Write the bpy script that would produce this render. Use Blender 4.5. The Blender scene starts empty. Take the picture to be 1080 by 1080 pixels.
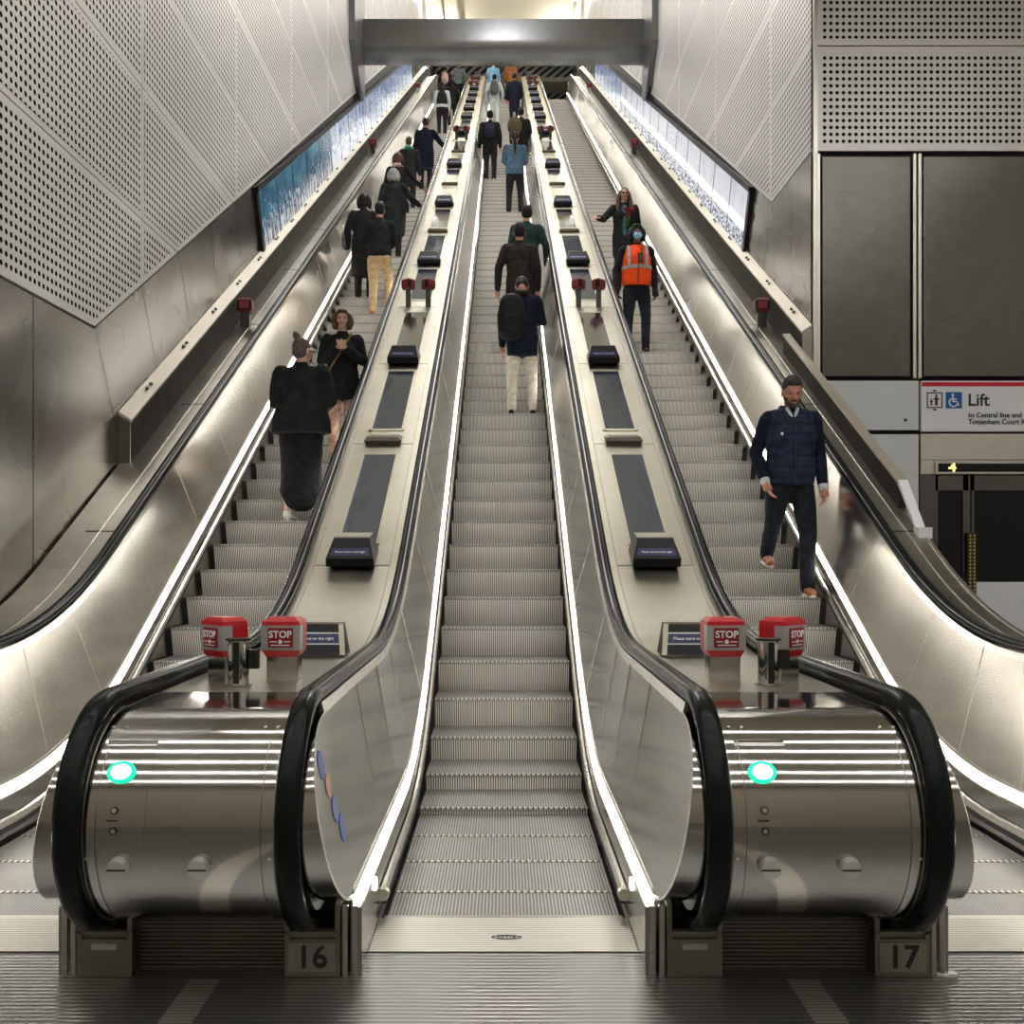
import bpy, bmesh, math, random
from mathutils import Vector, Matrix
random.seed(7)
S = bpy.context.scene
COL = S.collection
# ------------------------------------------------------------------ camera, world, exposure, large lights
cam_d = bpy.data.cameras.new('camera'); cam = bpy.data.objects.new('camera', cam_d); COL.objects.link(cam)
cam.location = (0, 0, 1.54); cam.rotation_euler = (math.pi/2, 0, 0)
cam_d.sensor_width = 36; cam_d.lens = 36*1048/1080
cam_d.shift_x = 9/1080; cam_d.shift_y = 40/1080; cam_d.clip_end = 200
S.camera = cam
W = bpy.data.worlds.new('world'); S.world = W; W.use_nodes = True
W.node_tree.nodes['Background'].inputs[0].default_value = (.9, .93, 1, 1)
W.node_tree.nodes['Background'].inputs[1].default_value = .08
S.view_settings.view_transform = 'Standard'; S.view_settings.look = 'None'
S.view_settings.exposure = 0.42; S.view_settings.gamma = 1; S.view_settings.use_curve_mapping = False
S.cycles.use_denoising = True
S.cycles.max_bounces = 7; S.cycles.diffuse_bounces = 3; S.cycles.glossy_bounces = 4
S.cycles.sample_clamp_indirect = 5
SHAFT_FILL = 19.0      # emission of the unseen shaft luminaires
LAMP_LOBBY = 14.0      # emission of the lobby luminaires
LAMP_STRIP = 10.0      # emission of the skirting light strips
HALL_FILL = 40.0       # emission of the pendants added to brighten the upper ticket hall

# ------------------------------------------------------------------ geometry constants (metres)
Y0, YT, TB = 6.17, 41.8, .85
M30 = math.tan(math.radians(30)); C30 = math.cos(math.radians(30)); S30 = .5
XW = 3.28
def soft(d, T=TB):
    if d < -T: return 0.
    if d > T: return d
    return (d+T)**2/(4*T)
def P(y): return M30*(soft(y-Y0)-soft(y-YT))
def inc(u, v): return (Y0+u*C30-v*S30, u*S30+v*C30)     # tilted frame of the wall: along, square to the incline
def stations(y0, y1):
    ys = [y0]
    y = y0
    while y < y1-1e-6:
        near = abs(y-Y0) < 1.1 or abs(y-YT) < 1.1
        y = min(y+(.1 if near else .8), y1)
        if not near:
            for b in (Y0-1.1, YT-1.1):
                if ys[-1] < b < y: y = b
        ys.append(y)
    return ys

# ------------------------------------------------------------------ materials
MATS = {}
def newmat(name):
    m = bpy.data.materials.new(name); m.use_nodes = True
    nt = m.node_tree; b = nt.nodes['Principled BSDF']
    MATS[name] = m
    return m, nt, b
def N(nt, t, **kw):
    n = nt.nodes.new(t)
    for k, v in kw.items():
        if k.startswith('i_'): n.inputs[k[2:].replace('_', ' ')].default_value = v
        else: setattr(n, k, v)
    return n
def L(nt, a, b): nt.links.new(a, b)
def math_(nt, op, a, b=None, c=None, clamp=False):
    n = nt.nodes.new('ShaderNodeMath'); n.operation = op; n.use_clamp = clamp
    for i, v in enumerate((a, b, c)):
        if v is None: continue
        if hasattr(v, 'links'): nt.links.new(v, n.inputs[i])
        else: n.inputs[i].default_value = v
    return n.outputs[0]
def mixc(nt, f, a, b):
    n = nt.nodes.new('ShaderNodeMix'); n.data_type = 'RGBA'
    for s, v in ((n.inputs[0], f), (n.inputs[6], a), (n.inputs[7], b)):
        if hasattr(v, 'links'): nt.links.new(v, s)
        elif isinstance(v, (int, float)): s.default_value = v
        else: s.default_value = (*v, 1)
    return n.outputs[2]
def texco(nt, kind='Object'):
    return nt.nodes.new('ShaderNodeTexCoord').outputs[kind]
def noise(nt, vec, scale, detail=3, sc3=None, rough=.5):
    if sc3:
        mp = nt.nodes.new('ShaderNodeMapping'); mp.inputs['Scale'].default_value = sc3
        L(nt, vec, mp.inputs['Vector']); vec = mp.outputs[0]
    n = nt.nodes.new('ShaderNodeTexNoise'); n.inputs['Scale'].default_value = scale
    n.inputs['Detail'].default_value = detail; n.inputs['Roughness'].default_value = rough
    L(nt, vec, n.inputs['Vector']); return n.outputs[0]
def bump(nt, b, h, strength=.2, dist=.01):
    n = nt.nodes.new('ShaderNodeBump'); n.inputs['Strength'].default_value = strength; n.inputs['Distance'].default_value = dist
    L(nt, h, n.inputs['Height']); L(nt, n.outputs[0], b.inputs['Normal'])
def remap(nt, v, a, b, c, d):
    n = nt.nodes.new('ShaderNodeMapRange'); L(nt, v, n.inputs[0])
    for i, x in enumerate((a, b, c, d)): n.inputs[i+1].default_value = x
    return n.outputs[0]
def plain(name, col, rough=.5, metal=0., spec=.5, coat=0.):
    m, nt, b = newmat(name)
    b.inputs['Base Color'].default_value = (*col, 1); b.inputs['Roughness'].default_value = rough
    b.inputs['Metallic'].default_value = metal; b.inputs['Specular IOR Level'].default_value = spec
    b.inputs['Coat Weight'].default_value = coat
    return m
def steel(name, col, rough=(.22, .34), grain=None, metal=1., waves=0., dirt=.12, scale=1.5, aniso=0.):
    """brushed stainless: cloudy gloss, fine grain along one axis"""
    m, nt, b = newmat(name)
    o = texco(nt)
    n1 = noise(nt, o, scale, 1)
    L(nt, remap(nt, n1, .15, .85, rough[0], rough[1]), b.inputs['Roughness'])
    n2 = noise(nt, o, scale*4, 2, rough=.5)
    f = remap(nt, n2, .1, .9, 0, 1)
    dark = tuple(c*(1-dirt*1.6) for c in col)
    L(nt, mixc(nt, f, col, dark), b.inputs['Base Color'])
    b.inputs['Metallic'].default_value = metal
    b.inputs['Anisotropic'].default_value = aniso
    g = noise(nt, o, 40, 2, sc3=grain) if grain else noise(nt, o, 120, 2)
    if waves:
        w = noise(nt, o, .45, 0)
        bump(nt, b, math_(nt, 'MULTIPLY', w, waves), .3, .05)
    else:
        pass
    return m
steel('drum_steel', (.52, .51, .485), (.07, .13), dirt=.06)
steel('deck_steel', (.60, .575, .475), (.30, .42), dirt=.08)
steel('balustrade_steel', (.50, .485, .45), (.13, .24), dirt=.10)
steel('outer_panel_steel', (.74, .70, .625), (.17, .30), dirt=.08, scale=.9)
steel('cladding_steel', (.32, .30, .27), (.25, .29), dirt=.0)
steel('lobby_steel', (.17, .16, .145), (.22, .30), grain=(8, 1, .1), dirt=.15)
steel('pale_steel', (.72, .69, .62), (.28, .36), dirt=.06)
steel('ledge_steel', (.48, .44, .35), (.45, .55), dirt=.06, metal=.5)
steel('dark_face_steel', (.05, .045, .036), (.6, .7), dirt=.2, metal=.0)  # dark reflection of the escalator side put into the base colour
MATS['dark_face_steel'].node_tree.nodes['Principled BSDF'].inputs['Specular IOR Level'].default_value = .12
steel('channel_steel', (.44, .42, .36), (.28, .40), dirt=.15)
steel('post_steel', (.62, .61, .58), (.16, .24), dirt=.05)
plain('knob_metal', (.72, .71, .68), .38, .7)
steel('chrome', (.82, .82, .8), (.05, .1), dirt=.0)
steel('plinth_steel', (.33, .31, .26), (.3, .42), grain=(.1, 8, 8), dirt=.2)
steel('beam_steel', (.24, .245, .26), (.30, .38), dirt=.1)
plain('bright_edge', (.9, .88, .8), .25, 1.)
plain('joint_dark', (.02, .02, .02), .6)
plain('black_plastic', (.012, .012, .013), .35)
plain('sign_black', (.008, .008, .009), .42, 0, .3)
plain('sign_cream', (.45, .42, .33), .4, .6)
plain('sign_blue', (.018, .02, .11), .35)
plain('white_text', (.92, .92, .92), .5)
plain('black_text', (.02, .02, .025), .5)
plain('white_enamel', (.66, .69, .69), .35)
plain('sign_white', (.80, .82, .84), .35)
plain('sign_red', (.62, .015, .03), .35)
plain('picto_blue', (.0, .12, .42), .35)
plain('stop_red', (.55, .015, .02), .3)
plain('stop_dark_red', (.25, .012, .015), .35)
plain('stop_grey', (.52, .53, .52), .32, .5)
plain('glass_dark', (.008, .009, .010), .10, 0., .25)
plain('pink_decal', (.62, .30, .24), .5)
plain('blue_decal', (.03, .09, .40), .4)
plain('white_bright', (.86, .86, .84), .5)
plain('beige_concrete', (.62, .56, .42), .8)
plain('hall_olive', (.26, .24, .17), .6)
plain('plaster', (.78, .76, .72), .7)
plain('back_wall_beige', (.42, .37, .29), .6)
plain('yellow', (.75, .55, .05), .5)
plain('paper', (.85, .85, .83), .7)

def handrail_mat():
    m, nt, b = newmat('handrail_rubber')
    o = texco(nt); n = noise(nt, o, 3, 3)
    b.inputs['Base Color'].default_value = (.008, .011, .010, 1)
    b.inputs['Roughness'].default_value = .22
    b.inputs['Specular IOR Level'].default_value = .14
handrail_mat()
def emit(name, col, s):
    m, nt, b = newmat(name)
    b.inputs['Base Color'].default_value = (*col, 1); b.inputs['Emission Color'].default_value = (*col, 1)
    b.inputs['Emission Strength'].default_value = s
emit('strip_light', (1, .97, .90), LAMP_STRIP)
emit('shaft_fill', (1, .975, .95), SHAFT_FILL)
emit('lamp_lobby', (1, .975, .94), LAMP_LOBBY)
emit('hall_fill', (1, .98, .94), HALL_FILL)
emit('green_lamp', (.0, .75, .28), 1.3)
emit('green_lamp_core', (.55, 1, .78), 1.6)
emit('amber', (1, .62, .08), 4)

def ribbed(name, axis, pitch, c_hi, c_lo, rough=.4, metal=.8, bstr=.6, dirt=.4, duty=.5):
    m, nt, b = newmat(name)
    o = texco(nt); sp = nt.nodes.new('ShaderNodeSeparateXYZ'); L(nt, o, sp.inputs[0])
    s = math_(nt, 'SINE', math_(nt, 'MULTIPLY', sp.outputs[axis], 2*math.pi/pitch))
    f = remap(nt, s, -.6+duty-.5, .6+duty-.5, 0, 1)
    n = noise(nt, o, 5, 6, rough=.7)
    nf = remap(nt, n, .35, .7, 1, 1-dirt)
    hi = mixc(nt, nf, tuple(c*(1-dirt) for c in c_hi), c_hi)
    L(nt, mixc(nt, f, c_lo, hi), b.inputs['Base Color'])
    b.inputs['Metallic'].default_value = metal; b.inputs['Roughness'].default_value = rough
    bump(nt, b, f, bstr, .004)
    return m
ribbed('step_riser', 0, .0150, (1.0, .955, .88), (.11, .105, .095), .45, .25, .5, .25)
ribbed('step_tread', 0, .0150, (.48, .465, .435), (.15, .145, .135), .42, .5, .3, .45)
ribbed('cleat_edge', 0, .0300, (.75, .72, .64), (.14, .13, .11), .4, .6, .4, .2)
ribbed('floor_plate', 1, .0280, (.40, .388, .372), (.20, .193, .186), .30, .85, .2, .35)
ribbed('comb_ribs', 1, .0220, (.72, .69, .61), (.42, .40, .35), .34, .8, .2, .25)
ribbed('plinth_ribs', 2, .0150, (.20, .185, .15), (.05, .045, .04), .4, .8, .4, .3)

def perforated():
    m, nt, b = newmat('perforated')
    u = texco(nt, 'UV'); sp = nt.nodes.new('ShaderNodeSeparateXYZ'); L(nt, u, sp.inputs[0])
    PX, PY, R = .0665, .0735, .0195
    def cell(v, p):
        return math_(nt, 'SUBTRACT', math_(nt, 'FRACT', math_(nt, 'DIVIDE', v, p)), .5)
    fx = math_(nt, 'MULTIPLY', cell(sp.outputs[0], PX), PX); fy = math_(nt, 'MULTIPLY', cell(sp.outputs[1], PY), PY)
    d = math_(nt, 'SQRT', math_(nt, 'ADD', math_(nt, 'MULTIPLY', fx, fx), math_(nt, 'MULTIPLY', fy, fy)))
    hole = remap(nt, d, R-.002, R+.002, 1, 0)
    L(nt, mixc(nt, hole, (.74, .71, .685), (.012, .011, .010)), b.inputs['Base Color'])
    L(nt, math_(nt, 'MULTIPLY', math_(nt, 'SUBTRACT', 1, hole), .45), b.inputs['Metallic'])
    L(nt, remap(nt, hole, 0, 1, .42, .9), b.inputs['Roughness'])
    L(nt, remap(nt, hole, 0, 1, .5, .0), b.inputs['Specular IOR Level'])
    bump(nt, b, math_(nt, 'SUBTRACT', 1, hole), .5, .004)
perforated()
m, nt, b = newmat('cladding_border'); b.inputs['Base Color'].default_value = (.76, .73, .705, 1)
b.inputs['Metallic'].default_value = .45; b.inputs['Roughness'].default_value = .42

def stripes(name, pitch, ca, cb):
    m, nt, b = newmat(name); o = texco(nt); sp = nt.nodes.new('ShaderNodeSeparateXYZ'); L(nt, o, sp.inputs[0])
    d = math_(nt, 'ADD', sp.outputs[0], math_(nt, 'MULTIPLY', sp.outputs[1], .55))
    f = math_(nt, 'GREATER_THAN', math_(nt, 'FRACT', math_(nt, 'DIVIDE', d, pitch)), .5)
    L(nt, mixc(nt, f, ca, cb), b.inputs['Base Color']); b.inputs['Roughness'].default_value = .6
stripes('louvre_stripes', .42, (.01, .01, .01), (.55, .55, .52))
stripes('chevrons', .03, (.02, .02, .02), (.85, .62, .05))

def advert(name, kind, seed):
    """a lit poster: sky above, a band of pale figures below"""
    m, nt, b = newmat(name); u = texco(nt, 'UV'); sp = nt.nodes.new('ShaderNodeSeparateXYZ'); L(nt, u, sp.inputs[0])
    mp = nt.nodes.new('ShaderNodeMapping'); mp.inputs['Location'].default_value = (seed*3.1, seed*1.7, 0); L(nt, u, mp.inputs[0]); v = mp.outputs[0]
    sky = noise(nt, v, 2.5, 5); fig = noise(nt, v, 9, 5, sc3=(1.6, .7, 1)); st = noise(nt, v, 6, 2, sc3=(3, .25, 1))
    h = sp.outputs[1]
    if kind == 'night':
        a = mixc(nt, remap(nt, sky, .3, .7, 0, 1), (.010, .07, .13), (.07, .26, .40))
        f = math_(nt, 'GREATER_THAN', math_(nt, 'SUBTRACT', fig, math_(nt, 'MULTIPLY', h, .42)), .36)
        bb = mixc(nt, remap(nt, st, .4, .6, 0, 1), (.05, .05, .09), (.9, .95, 1)); e = .5
    elif kind == 'blue':
        a = mixc(nt, remap(nt, st, .4, .62, 0, 1), (.02, .06, .30), (.55, .70, .85))
        f = math_(nt, 'GREATER_THAN', math_(nt, 'SUBTRACT', fig, math_(nt, 'MULTIPLY', h, .40)), .33)
        bb = mixc(nt, remap(nt, sky, .35, .6, 0, 1), (1, 1, 1), (.75, .85, 1)); e = .5
    else:
        a = mixc(nt, remap(nt, st, .35, .65, 0, 1), (.42, .44, .56), (.62, .66, .78))
        f = math_(nt, 'GREATER_THAN', math_(nt, 'SUBTRACT', fig, math_(nt, 'MULTIPLY', h, .85)), .22)
        bb = mixc(nt, remap(nt, noise(nt, v, 14, 3), .46, .54, 0, 1), (.03, .05, .10), (.75, .85, 1)); e = .5
    c = mixc(nt, f, a, bb)
    if kind == 'pale':
        g = math_(nt, 'ABSOLUTE', math_(nt, 'SUBTRACT', h, .40))
        c = mixc(nt, remap(nt, g, .05, .11, 1, 0), c, (1.9, 1.95, 2.0))
    b.inputs['Base Color'].default_value = (0, 0, 0, 1); b.inputs['Roughness'].default_value = .2
    L(nt, c, b.inputs['Emission Color']); b.inputs['Emission Strength'].default_value = e
for i in range(3):
    advert('advert_night_%d' % i, 'night', i+1); advert('advert_blue_%d' % i, 'blue', i+4); advert('advert_pale_%d' % i, 'pale', i+8)

def fabric(name, col, rough=.85, scale=18, var=.5, bs=.5, quilt=False):
    m, nt, b = newmat(name); o = texco(nt)
    n = noise(nt, o, scale, 4)
    L(nt, mixc(nt, remap(nt, n, .35, .7, 0, 1), tuple(c*(1-var) for c in col), tuple(min(1, c*(1+var*.5)) for c in col)), b.inputs['Base Color'])
    b.inputs['Roughness'].default_value = rough; b.inputs['Specular IOR Level'].default_value = .25
    h = noise(nt, o, 7, 3)
    if quilt:
        sp = nt.nodes.new('ShaderNodeSeparateXYZ'); L(nt, o, sp.inputs[0])
        q = math_(nt, 'ABSOLUTE', math_(nt, 'SINE', math_(nt, 'MULTIPLY', sp.outputs[2], math.pi/.085)))
        q = math_(nt, 'POWER', q, .4)
        h = math_(nt, 'ADD', math_(nt, 'MULTIPLY', h, .5), q)
        bump(nt, b, h, .8, .02)
    else:
        bump(nt, b, h, bs, .05)
    return m
def skin(name, col):
    m, nt, b = newmat(name); o = texco(nt); n = noise(nt, o, 30, 3)
    L(nt, mixc(nt, n, tuple(c*.82 for c in col), col), b.inputs['Base Color'])
    b.inputs['Roughness'].default_value = .5; b.inputs['Subsurface Weight'].default_value = .05
skin('skin_warm', (.56, .27, .18)); skin('skin_pale', (.66, .40, .30)); skin('skin_brown', (.20, .10, .06))

# ------------------------------------------------------------------ mesh builder
class MB:
    def __init__(s): s.v = []; s.f = []; s.m = []; s.uv = {}
    def face(s, idx, mi=0): s.f.append(tuple(idx)); s.m.append(mi)
    def add(s, pts): n = len(s.v); s.v += [tuple(p) for p in pts]; return n
    def poly(s, pts, mi=0, uv=None):
        n = s.add(pts); s.face(range(n, n+len(pts)), mi)
        if uv: s.uv[len(s.f)-1] = uv
        return s
    def box(s, a, b, mi=0, M=None, bev=0.):
        x0, x1 = sorted((a[0], b[0])); y0, y1 = sorted((a[1], b[1])); z0, z1 = sorted((a[2], b[2]))
        if bev:
            bev = min(bev, (x1-x0)*.45, (y1-y0)*.45, (z1-z0)*.45)
            bm = bmesh.new(); bmesh.ops.create_cube(bm, size=1)
            bmesh.ops.transform(bm, matrix=Matrix.Translation(((x0+x1)/2, (y0+y1)/2, (z0+z1)/2)) @ Matrix.Diagonal((x1-x0, y1-y0, z1-z0, 1)), verts=bm.verts)
            bmesh.ops.bevel(bm, geom=bm.edges[:], offset=bev, segments=2, profile=.6, affect='EDGES')
            bm.verts.index_update(); n = s.add([(M @ v.co if M else v.co) for v in bm.verts])
            for f in bm.faces: s.face([n+v.index for v in f.verts], mi)
            bm.free(); return s
        p = [Vector(q) for q in ((x0,y0,z0),(x1,y0,z0),(x1,y1,z0),(x0,y1,z0),(x0,y0,z1),(x1,y0,z1),(x1,y1,z1),(x0,y1,z1))]
        if M: p = [M @ q for q in p]
        n = s.add(p)
        for f in ((0,3,2,1),(4,5,6,7),(0,1,5,4),(1,2,6,5),(2,3,7,6),(3,0,4,7)): s.face([n+i for i in f], mi)
        return s
    def hexa(s, p, mi=0):
        n = s.add(p)
        for f in ((0,3,2,1),(4,5,6,7),(0,1,5,4),(1,2,6,5),(2,3,7,6),(3,0,4,7)): s.face([n+i for i in f], mi)
        return s
    def loft(s, rings, mi=0, closed=True, caps=True):
        """rings: lists of equal length of points"""
        k = len(rings[0]); base = [s.add(r) for r in rings]
        for a, b in zip(base, base[1:]):
            for i in range(k if closed else k-1):
                j = (i+1) % k; s.face((a+i, a+j, b+j, b+i), mi)
        if caps and closed:
            s.face([base[0]+i for i in reversed(range(k))], mi); s.face([base[-1]+i for i in range(k)], mi)
        return s
    def cyl(s, a, b, r, r2=None, seg=24, mi=0, caps=True):
        a, b = Vector(a), Vector(b); d = (b-a).normalized()
        u = d.cross(Vector((0, 0, 1)) if abs(d.z) < .9 else Vector((1, 0, 0))).normalized(); w = d.cross(u)
        r2 = r if r2 is None else r2
        R = [[c+(u*math.cos(t)+w*math.sin(t))*q for t in [2*math.pi*i/seg for i in range(seg)]] for c, q in ((a, r), (b, r2))]
        return s.loft(R, mi, True, caps)
    def extrude_yz(s, pts, x0, x1, mi=0):
        """polygon of (y, z) pushed from x0 to x1"""
        return s.loft([[(x0, y, z) for y, z in pts], [(x1, y, z) for y, z in pts]], mi)
    def sweep(s, ys, prof, cx=0, sg=1, closed=True, mi=0, caps=True, pf=P):
        """cross-section (x, h) carried along the escalator line"""
        R = [[(cx+sg*x, y, pf(y)+h) for x, h in prof] for y in ys]
        return s.loft(R, mi, closed, caps)
    def build(s, name, mats, parent=None, smooth=False, loc=None, angle=40):
        me = bpy.data.meshes.new(name)
        o_ = Vector(loc) if loc else None
        me.from_pydata([tuple(Vector(v)-o_) for v in s.v] if o_ else s.v, [], s.f)
        if isinstance(mats, str): mats = [mats]
        for q in mats: me.materials.append(MATS[q])
        me.polygons.foreach_set('material_index', s.m)
        if s.uv:
            ul = me.uv_layers.new(name='UVMap')
            for fi, uv in s.uv.items():
                for li, c in zip(me.polygons[fi].loop_indices, uv): ul.data[li].uv = c
        bm = bmesh.new(); bm.from_mesh(me)
        if not s.uv: bmesh.ops.recalc_face_normals(bm, faces=bm.faces)
        bm.to_mesh(me); bm.free()
        if smooth:
            me.polygons.foreach_set('use_smooth', [True]*len(me.polygons))
            me.set_sharp_from_angle(angle=math.radians(angle))
        o = bpy.data.objects.new(name, me); COL.objects.link(o)
        if loc: o.location = loc
        if parent:
            o.parent = parent
            if loc is None and not is_local(parent):
                w = Vector((0, 0, 0)); q = parent
                while q: w += q.location; q = q.parent
                o.location = -w
        return o
LOCAL = set()
def is_local(o):
    while o.parent: o = o.parent
    return o.name in LOCAL
def tag(o, label=None, cat=None, group=None, kind=None):
    if label: o['label'] = label
    if cat: o['category'] = cat
    if group: o['group'] = group
    if kind: o['kind'] = kind
    return o
def empty(name, loc=(0, 0, 0)):
    o = bpy.data.objects.new(name, None); o.empty_display_size = .1; o.location = loc; COL.objects.link(o); return o
def copy_tree(src, loc, parent=None, children=None):
    c = src.copy(); COL.objects.link(c)
    if parent is None: c.location = loc
    else: c.parent = parent
    for ch in src.children: copy_tree(ch, None, c)
    return c
TXT = {}
def text(body, size, mat, M, parent, name='lettering', ext=.001, align='CENTER', sx=1., bold=0.):
    key = (body, size, mat, ext, align, bold)
    if key not in TXT:
        cu = bpy.data.curves.new(name, 'FONT'); cu.body = body; cu.size = size; cu.align_x = align; cu.align_y = 'CENTER'
        cu.extrude = ext; cu.offset = bold; cu.resolution_u = 3
        t = bpy.data.objects.new('lettering_source', cu); me = bpy.data.meshes.new_from_object(t)
        bpy.data.objects.remove(t); me.materials.clear(); me.materials.append(MATS[mat]); TXT[key] = me
    o = bpy.data.objects.new(name, TXT[key]); COL.objects.link(o); o.parent = parent
    o.matrix_local = M @ Matrix.Diagonal((sx, 1, 1, 1))
    return o
FRONT = Matrix.Rotation(math.pi/2, 4, 'X')          # text upright, read from -Y
def T(x, y, z): return Matrix.Translation((x, y, z))
# ================================================================== SETTING
def wall_x(side, y, z, off=0.): return (side*(XW-off), y, z)
def hp(a, b, c): l = math.hypot(a, b); return (a/l, b/l, c/l)
def clip(poly, h, t=0.):
    a, b, c = h; out = []
    for i in range(len(poly)):
        p, q = poly[i], poly[(i+1) % len(poly)]
        dp = a*p[0]+b*p[1]-c-t; dq = a*q[0]+b*q[1]-c-t
        if dp >= 0: out.append(p)
        if dp*dq < 0: k = dp/(dp-dq); out.append((p[0]+(q[0]-p[0])*k, p[1]+(q[1]-p[1])*k))
    return out
def region(hs, t):
    p = [(-60, -60), (120, -60), (120, 120), (-60, 120)]
    for h in hs:
        p = clip(p, h, t)
        if len(p) < 3: return []
    q = []
    for a in p:
        if not q or math.dist(a, q[-1]) > 1e-4: q.append(a)
    if len(q) > 2 and math.dist(q[0], q[-1]) < 1e-4: q.pop()
    ar = abs(sum(q[i][0]*q[(i+1) % len(q)][1]-q[(i+1) % len(q)][0]*q[i][1] for i in range(len(q))))/2
    return q if len(q) > 2 and ar > .01 else []
SL = .593
EDGE = {-1: (7.98, 3.33), 1: (7.98, 3.31)}
def above_edge(side):
    y, z = EDGE[side]; flat = 3.33 if side < 0 else 5.79
    return [hp(-SL, 1, z-SL*y), hp(0, 1, flat)]
def panel_mesh(mb, dots, place, hs, margin=.055):
    o = region(hs, .007)
    if not o: return
    n = len(o); mb.loft([[place(a, b, 0) for a, b in o], [place(a, b, -.03) for a, b in o]], 0)
    q = region(hs, margin)
    if q and dots is not None: dots.poly([place(a, b, .002) for a, b in q], 0, uv=[(a, b) for a, b in q])
for side, nm in ((-1, 'wall_left'), (1, 'wall_right')):
    back = MB(); yb = 3.7 if side < 0 else 10.53
    yk = yb+(.09 if side > 0 else 0); back.extrude_yz([(yk, -.3), (54, -.3), (54, 31), (yk, 31)], side*(XW+.035), side*(XW+.25))
    wall = tag(back.build(nm, 'joint_dark'), kind='structure')
    perf, dots = MB(), MB()
    pl = lambda a, b, d: (side*(XW-d), a, b)
    ys = [9.02+3.18*k for k in range(-1 if side < 0 else 1, 15)]
    if side < 0: ys = [3.72]+ys[1:] if ys[0] < 3.7 else [3.72]+ys
    if side > 0: ys = [10.53]+ys
    for ya, yb2 in zip(ys, ys[1:]):
        z0 = 3.33
        while z0 < P(yb2)+8.6:
            lo_ok = z0+1.207 > 3.33
            if lo_ok:
                panel_mesh(perf, dots, pl, above_edge(side)+[hp(1, 0, ya), hp(-1, 0, -yb2), hp(0, 1, z0), hp(0, -1, -(z0+1.207))])
            z0 += 1.207
    tag(perf.build('perforated_cladding', 'cladding_border', wall)); dots.build('perforated_face', 'perforated', wall)
    # brushed panels below the perforated ones
    br = MB(); y, z = EDGE[side]; below = [hp(SL, -1, -(z-SL*y))]
    def uv2(h):  # half-plane given in (u, v) to (y, z)
        a, b, c = h; ya = a*C30-b*S30; zb = a*S30+b*C30; return hp(ya, zb, c+ya*Y0)
    us = [3.232+1.19*k for k in range(0, 5)]+[9.03]
    if side < 0:
        for u0, u1 in zip(us, us[1:]):
            panel_mesh(br, None, pl, below+[uv2((1, 0, u0)), uv2((-1, 0, -u1)), uv2((0, 1, .75))])
        cut = uv2((-1, 0, -3.232))
        for ya, yb2 in ((3.72, 6.93), (6.93, 8.6)):
            panel_mesh(br, None, pl, [hp(1, 0, ya), hp(-1, 0, -yb2), hp(0, -1, -3.32), hp(0, 1, 0), cut])
    else:
        panel_mesh(br, None, pl, below+[uv2((1, 0, 8.02)), uv2((-1, 0, -9.03)), uv2((0, 1, .75))])
        panel_mesh(br, None, pl, [hp(1, 0, 10.53), hp(-1, 0, -11.38), hp(0, -1, -5.78), hp(0, 1, 1.)])
        panel_mesh(br, None, pl, [hp(1, 0, 11.38), hp(-1, 0, -13.5), hp(0, -1, -5.78), uv2((-1, 0, -8.02)), hp(0, 1, 1.)])
    panel_mesh(br, None, pl, below+[uv2((1, 0, 35.2)), uv2((-1, 0, -48)), uv2((0, 1, .75))])
    br.build('brushed_cladding', 'cladding_steel', wall, angle=30)
    # dark trim under the perforated cladding
    t = MB(); e = [(y, y*SL+z-SL*y) for y in (12.3, 40)]
    t.extrude_yz([(e[0][0], e[0][1]-.045), (e[1][0], e[1][1]-.045), (e[1][0], e[1][1]+.01), (e[0][0], e[0][1]+.01)], side*(XW-.02), side*(XW+.03))
    t.build('trim_strip', 'joint_dark', wall)
# ledge between side deck and wall, with its dark face
for side, nm, ya in ((-1, 'trim_1', 8.45), (1, 'trim_2', 10.55)):
    ys = stations(ya, 43.5)
    root = tag(empty(nm, (side*3.2, ya, P(ya)+1)), kind='structure')
    MB().sweep(ys, [(3.17, .9), (3.20, .9), (3.20, 1.30), (3.17, 1.30)], 0, side).build('ledge_face', 'dark_face_steel', root)
    MB().sweep(ys, [(3.175, 1.30), (3.275, 1.37), (3.275, 1.40), (3.165, 1.33)], 0, side).build('ledge_top', 'ledge_steel', root)
    b = MB(); b.hexa([(side*3.17, ya-.01, P(ya)+.9), (side*3.278, ya-.01, P(ya)+.9), (side*3.278, ya+.02, P(ya)+.9), (side*3.17, ya+.02, P(ya)+.9), (side*3.17, ya-.01, P(ya)+1.31), (side*3.278, ya-.01, P(ya)+1.37), (side*3.278, ya+.02, P(ya)+1.37), (side*3.17, ya+.02, P(ya)+1.31)]); b.build('ledge_end', 'cladding_steel', root)
    b = MB(); k = 0
    while 9.0+1.02*k < 40:
        y = 9.02+1.02*k; k += 1
        if y < ya+.3: continue
        for dy in (-.05, .05):
            c = Vector((side*3.215, y+dy, P(y+dy)+1.385)); n = Vector((-side*.6, -.45, .75)).normalized()
            b.cyl(c-n*.01, c+n*.006, .016, seg=10)
    b.build('fixing_screw', 'joint_dark', root)

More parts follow.
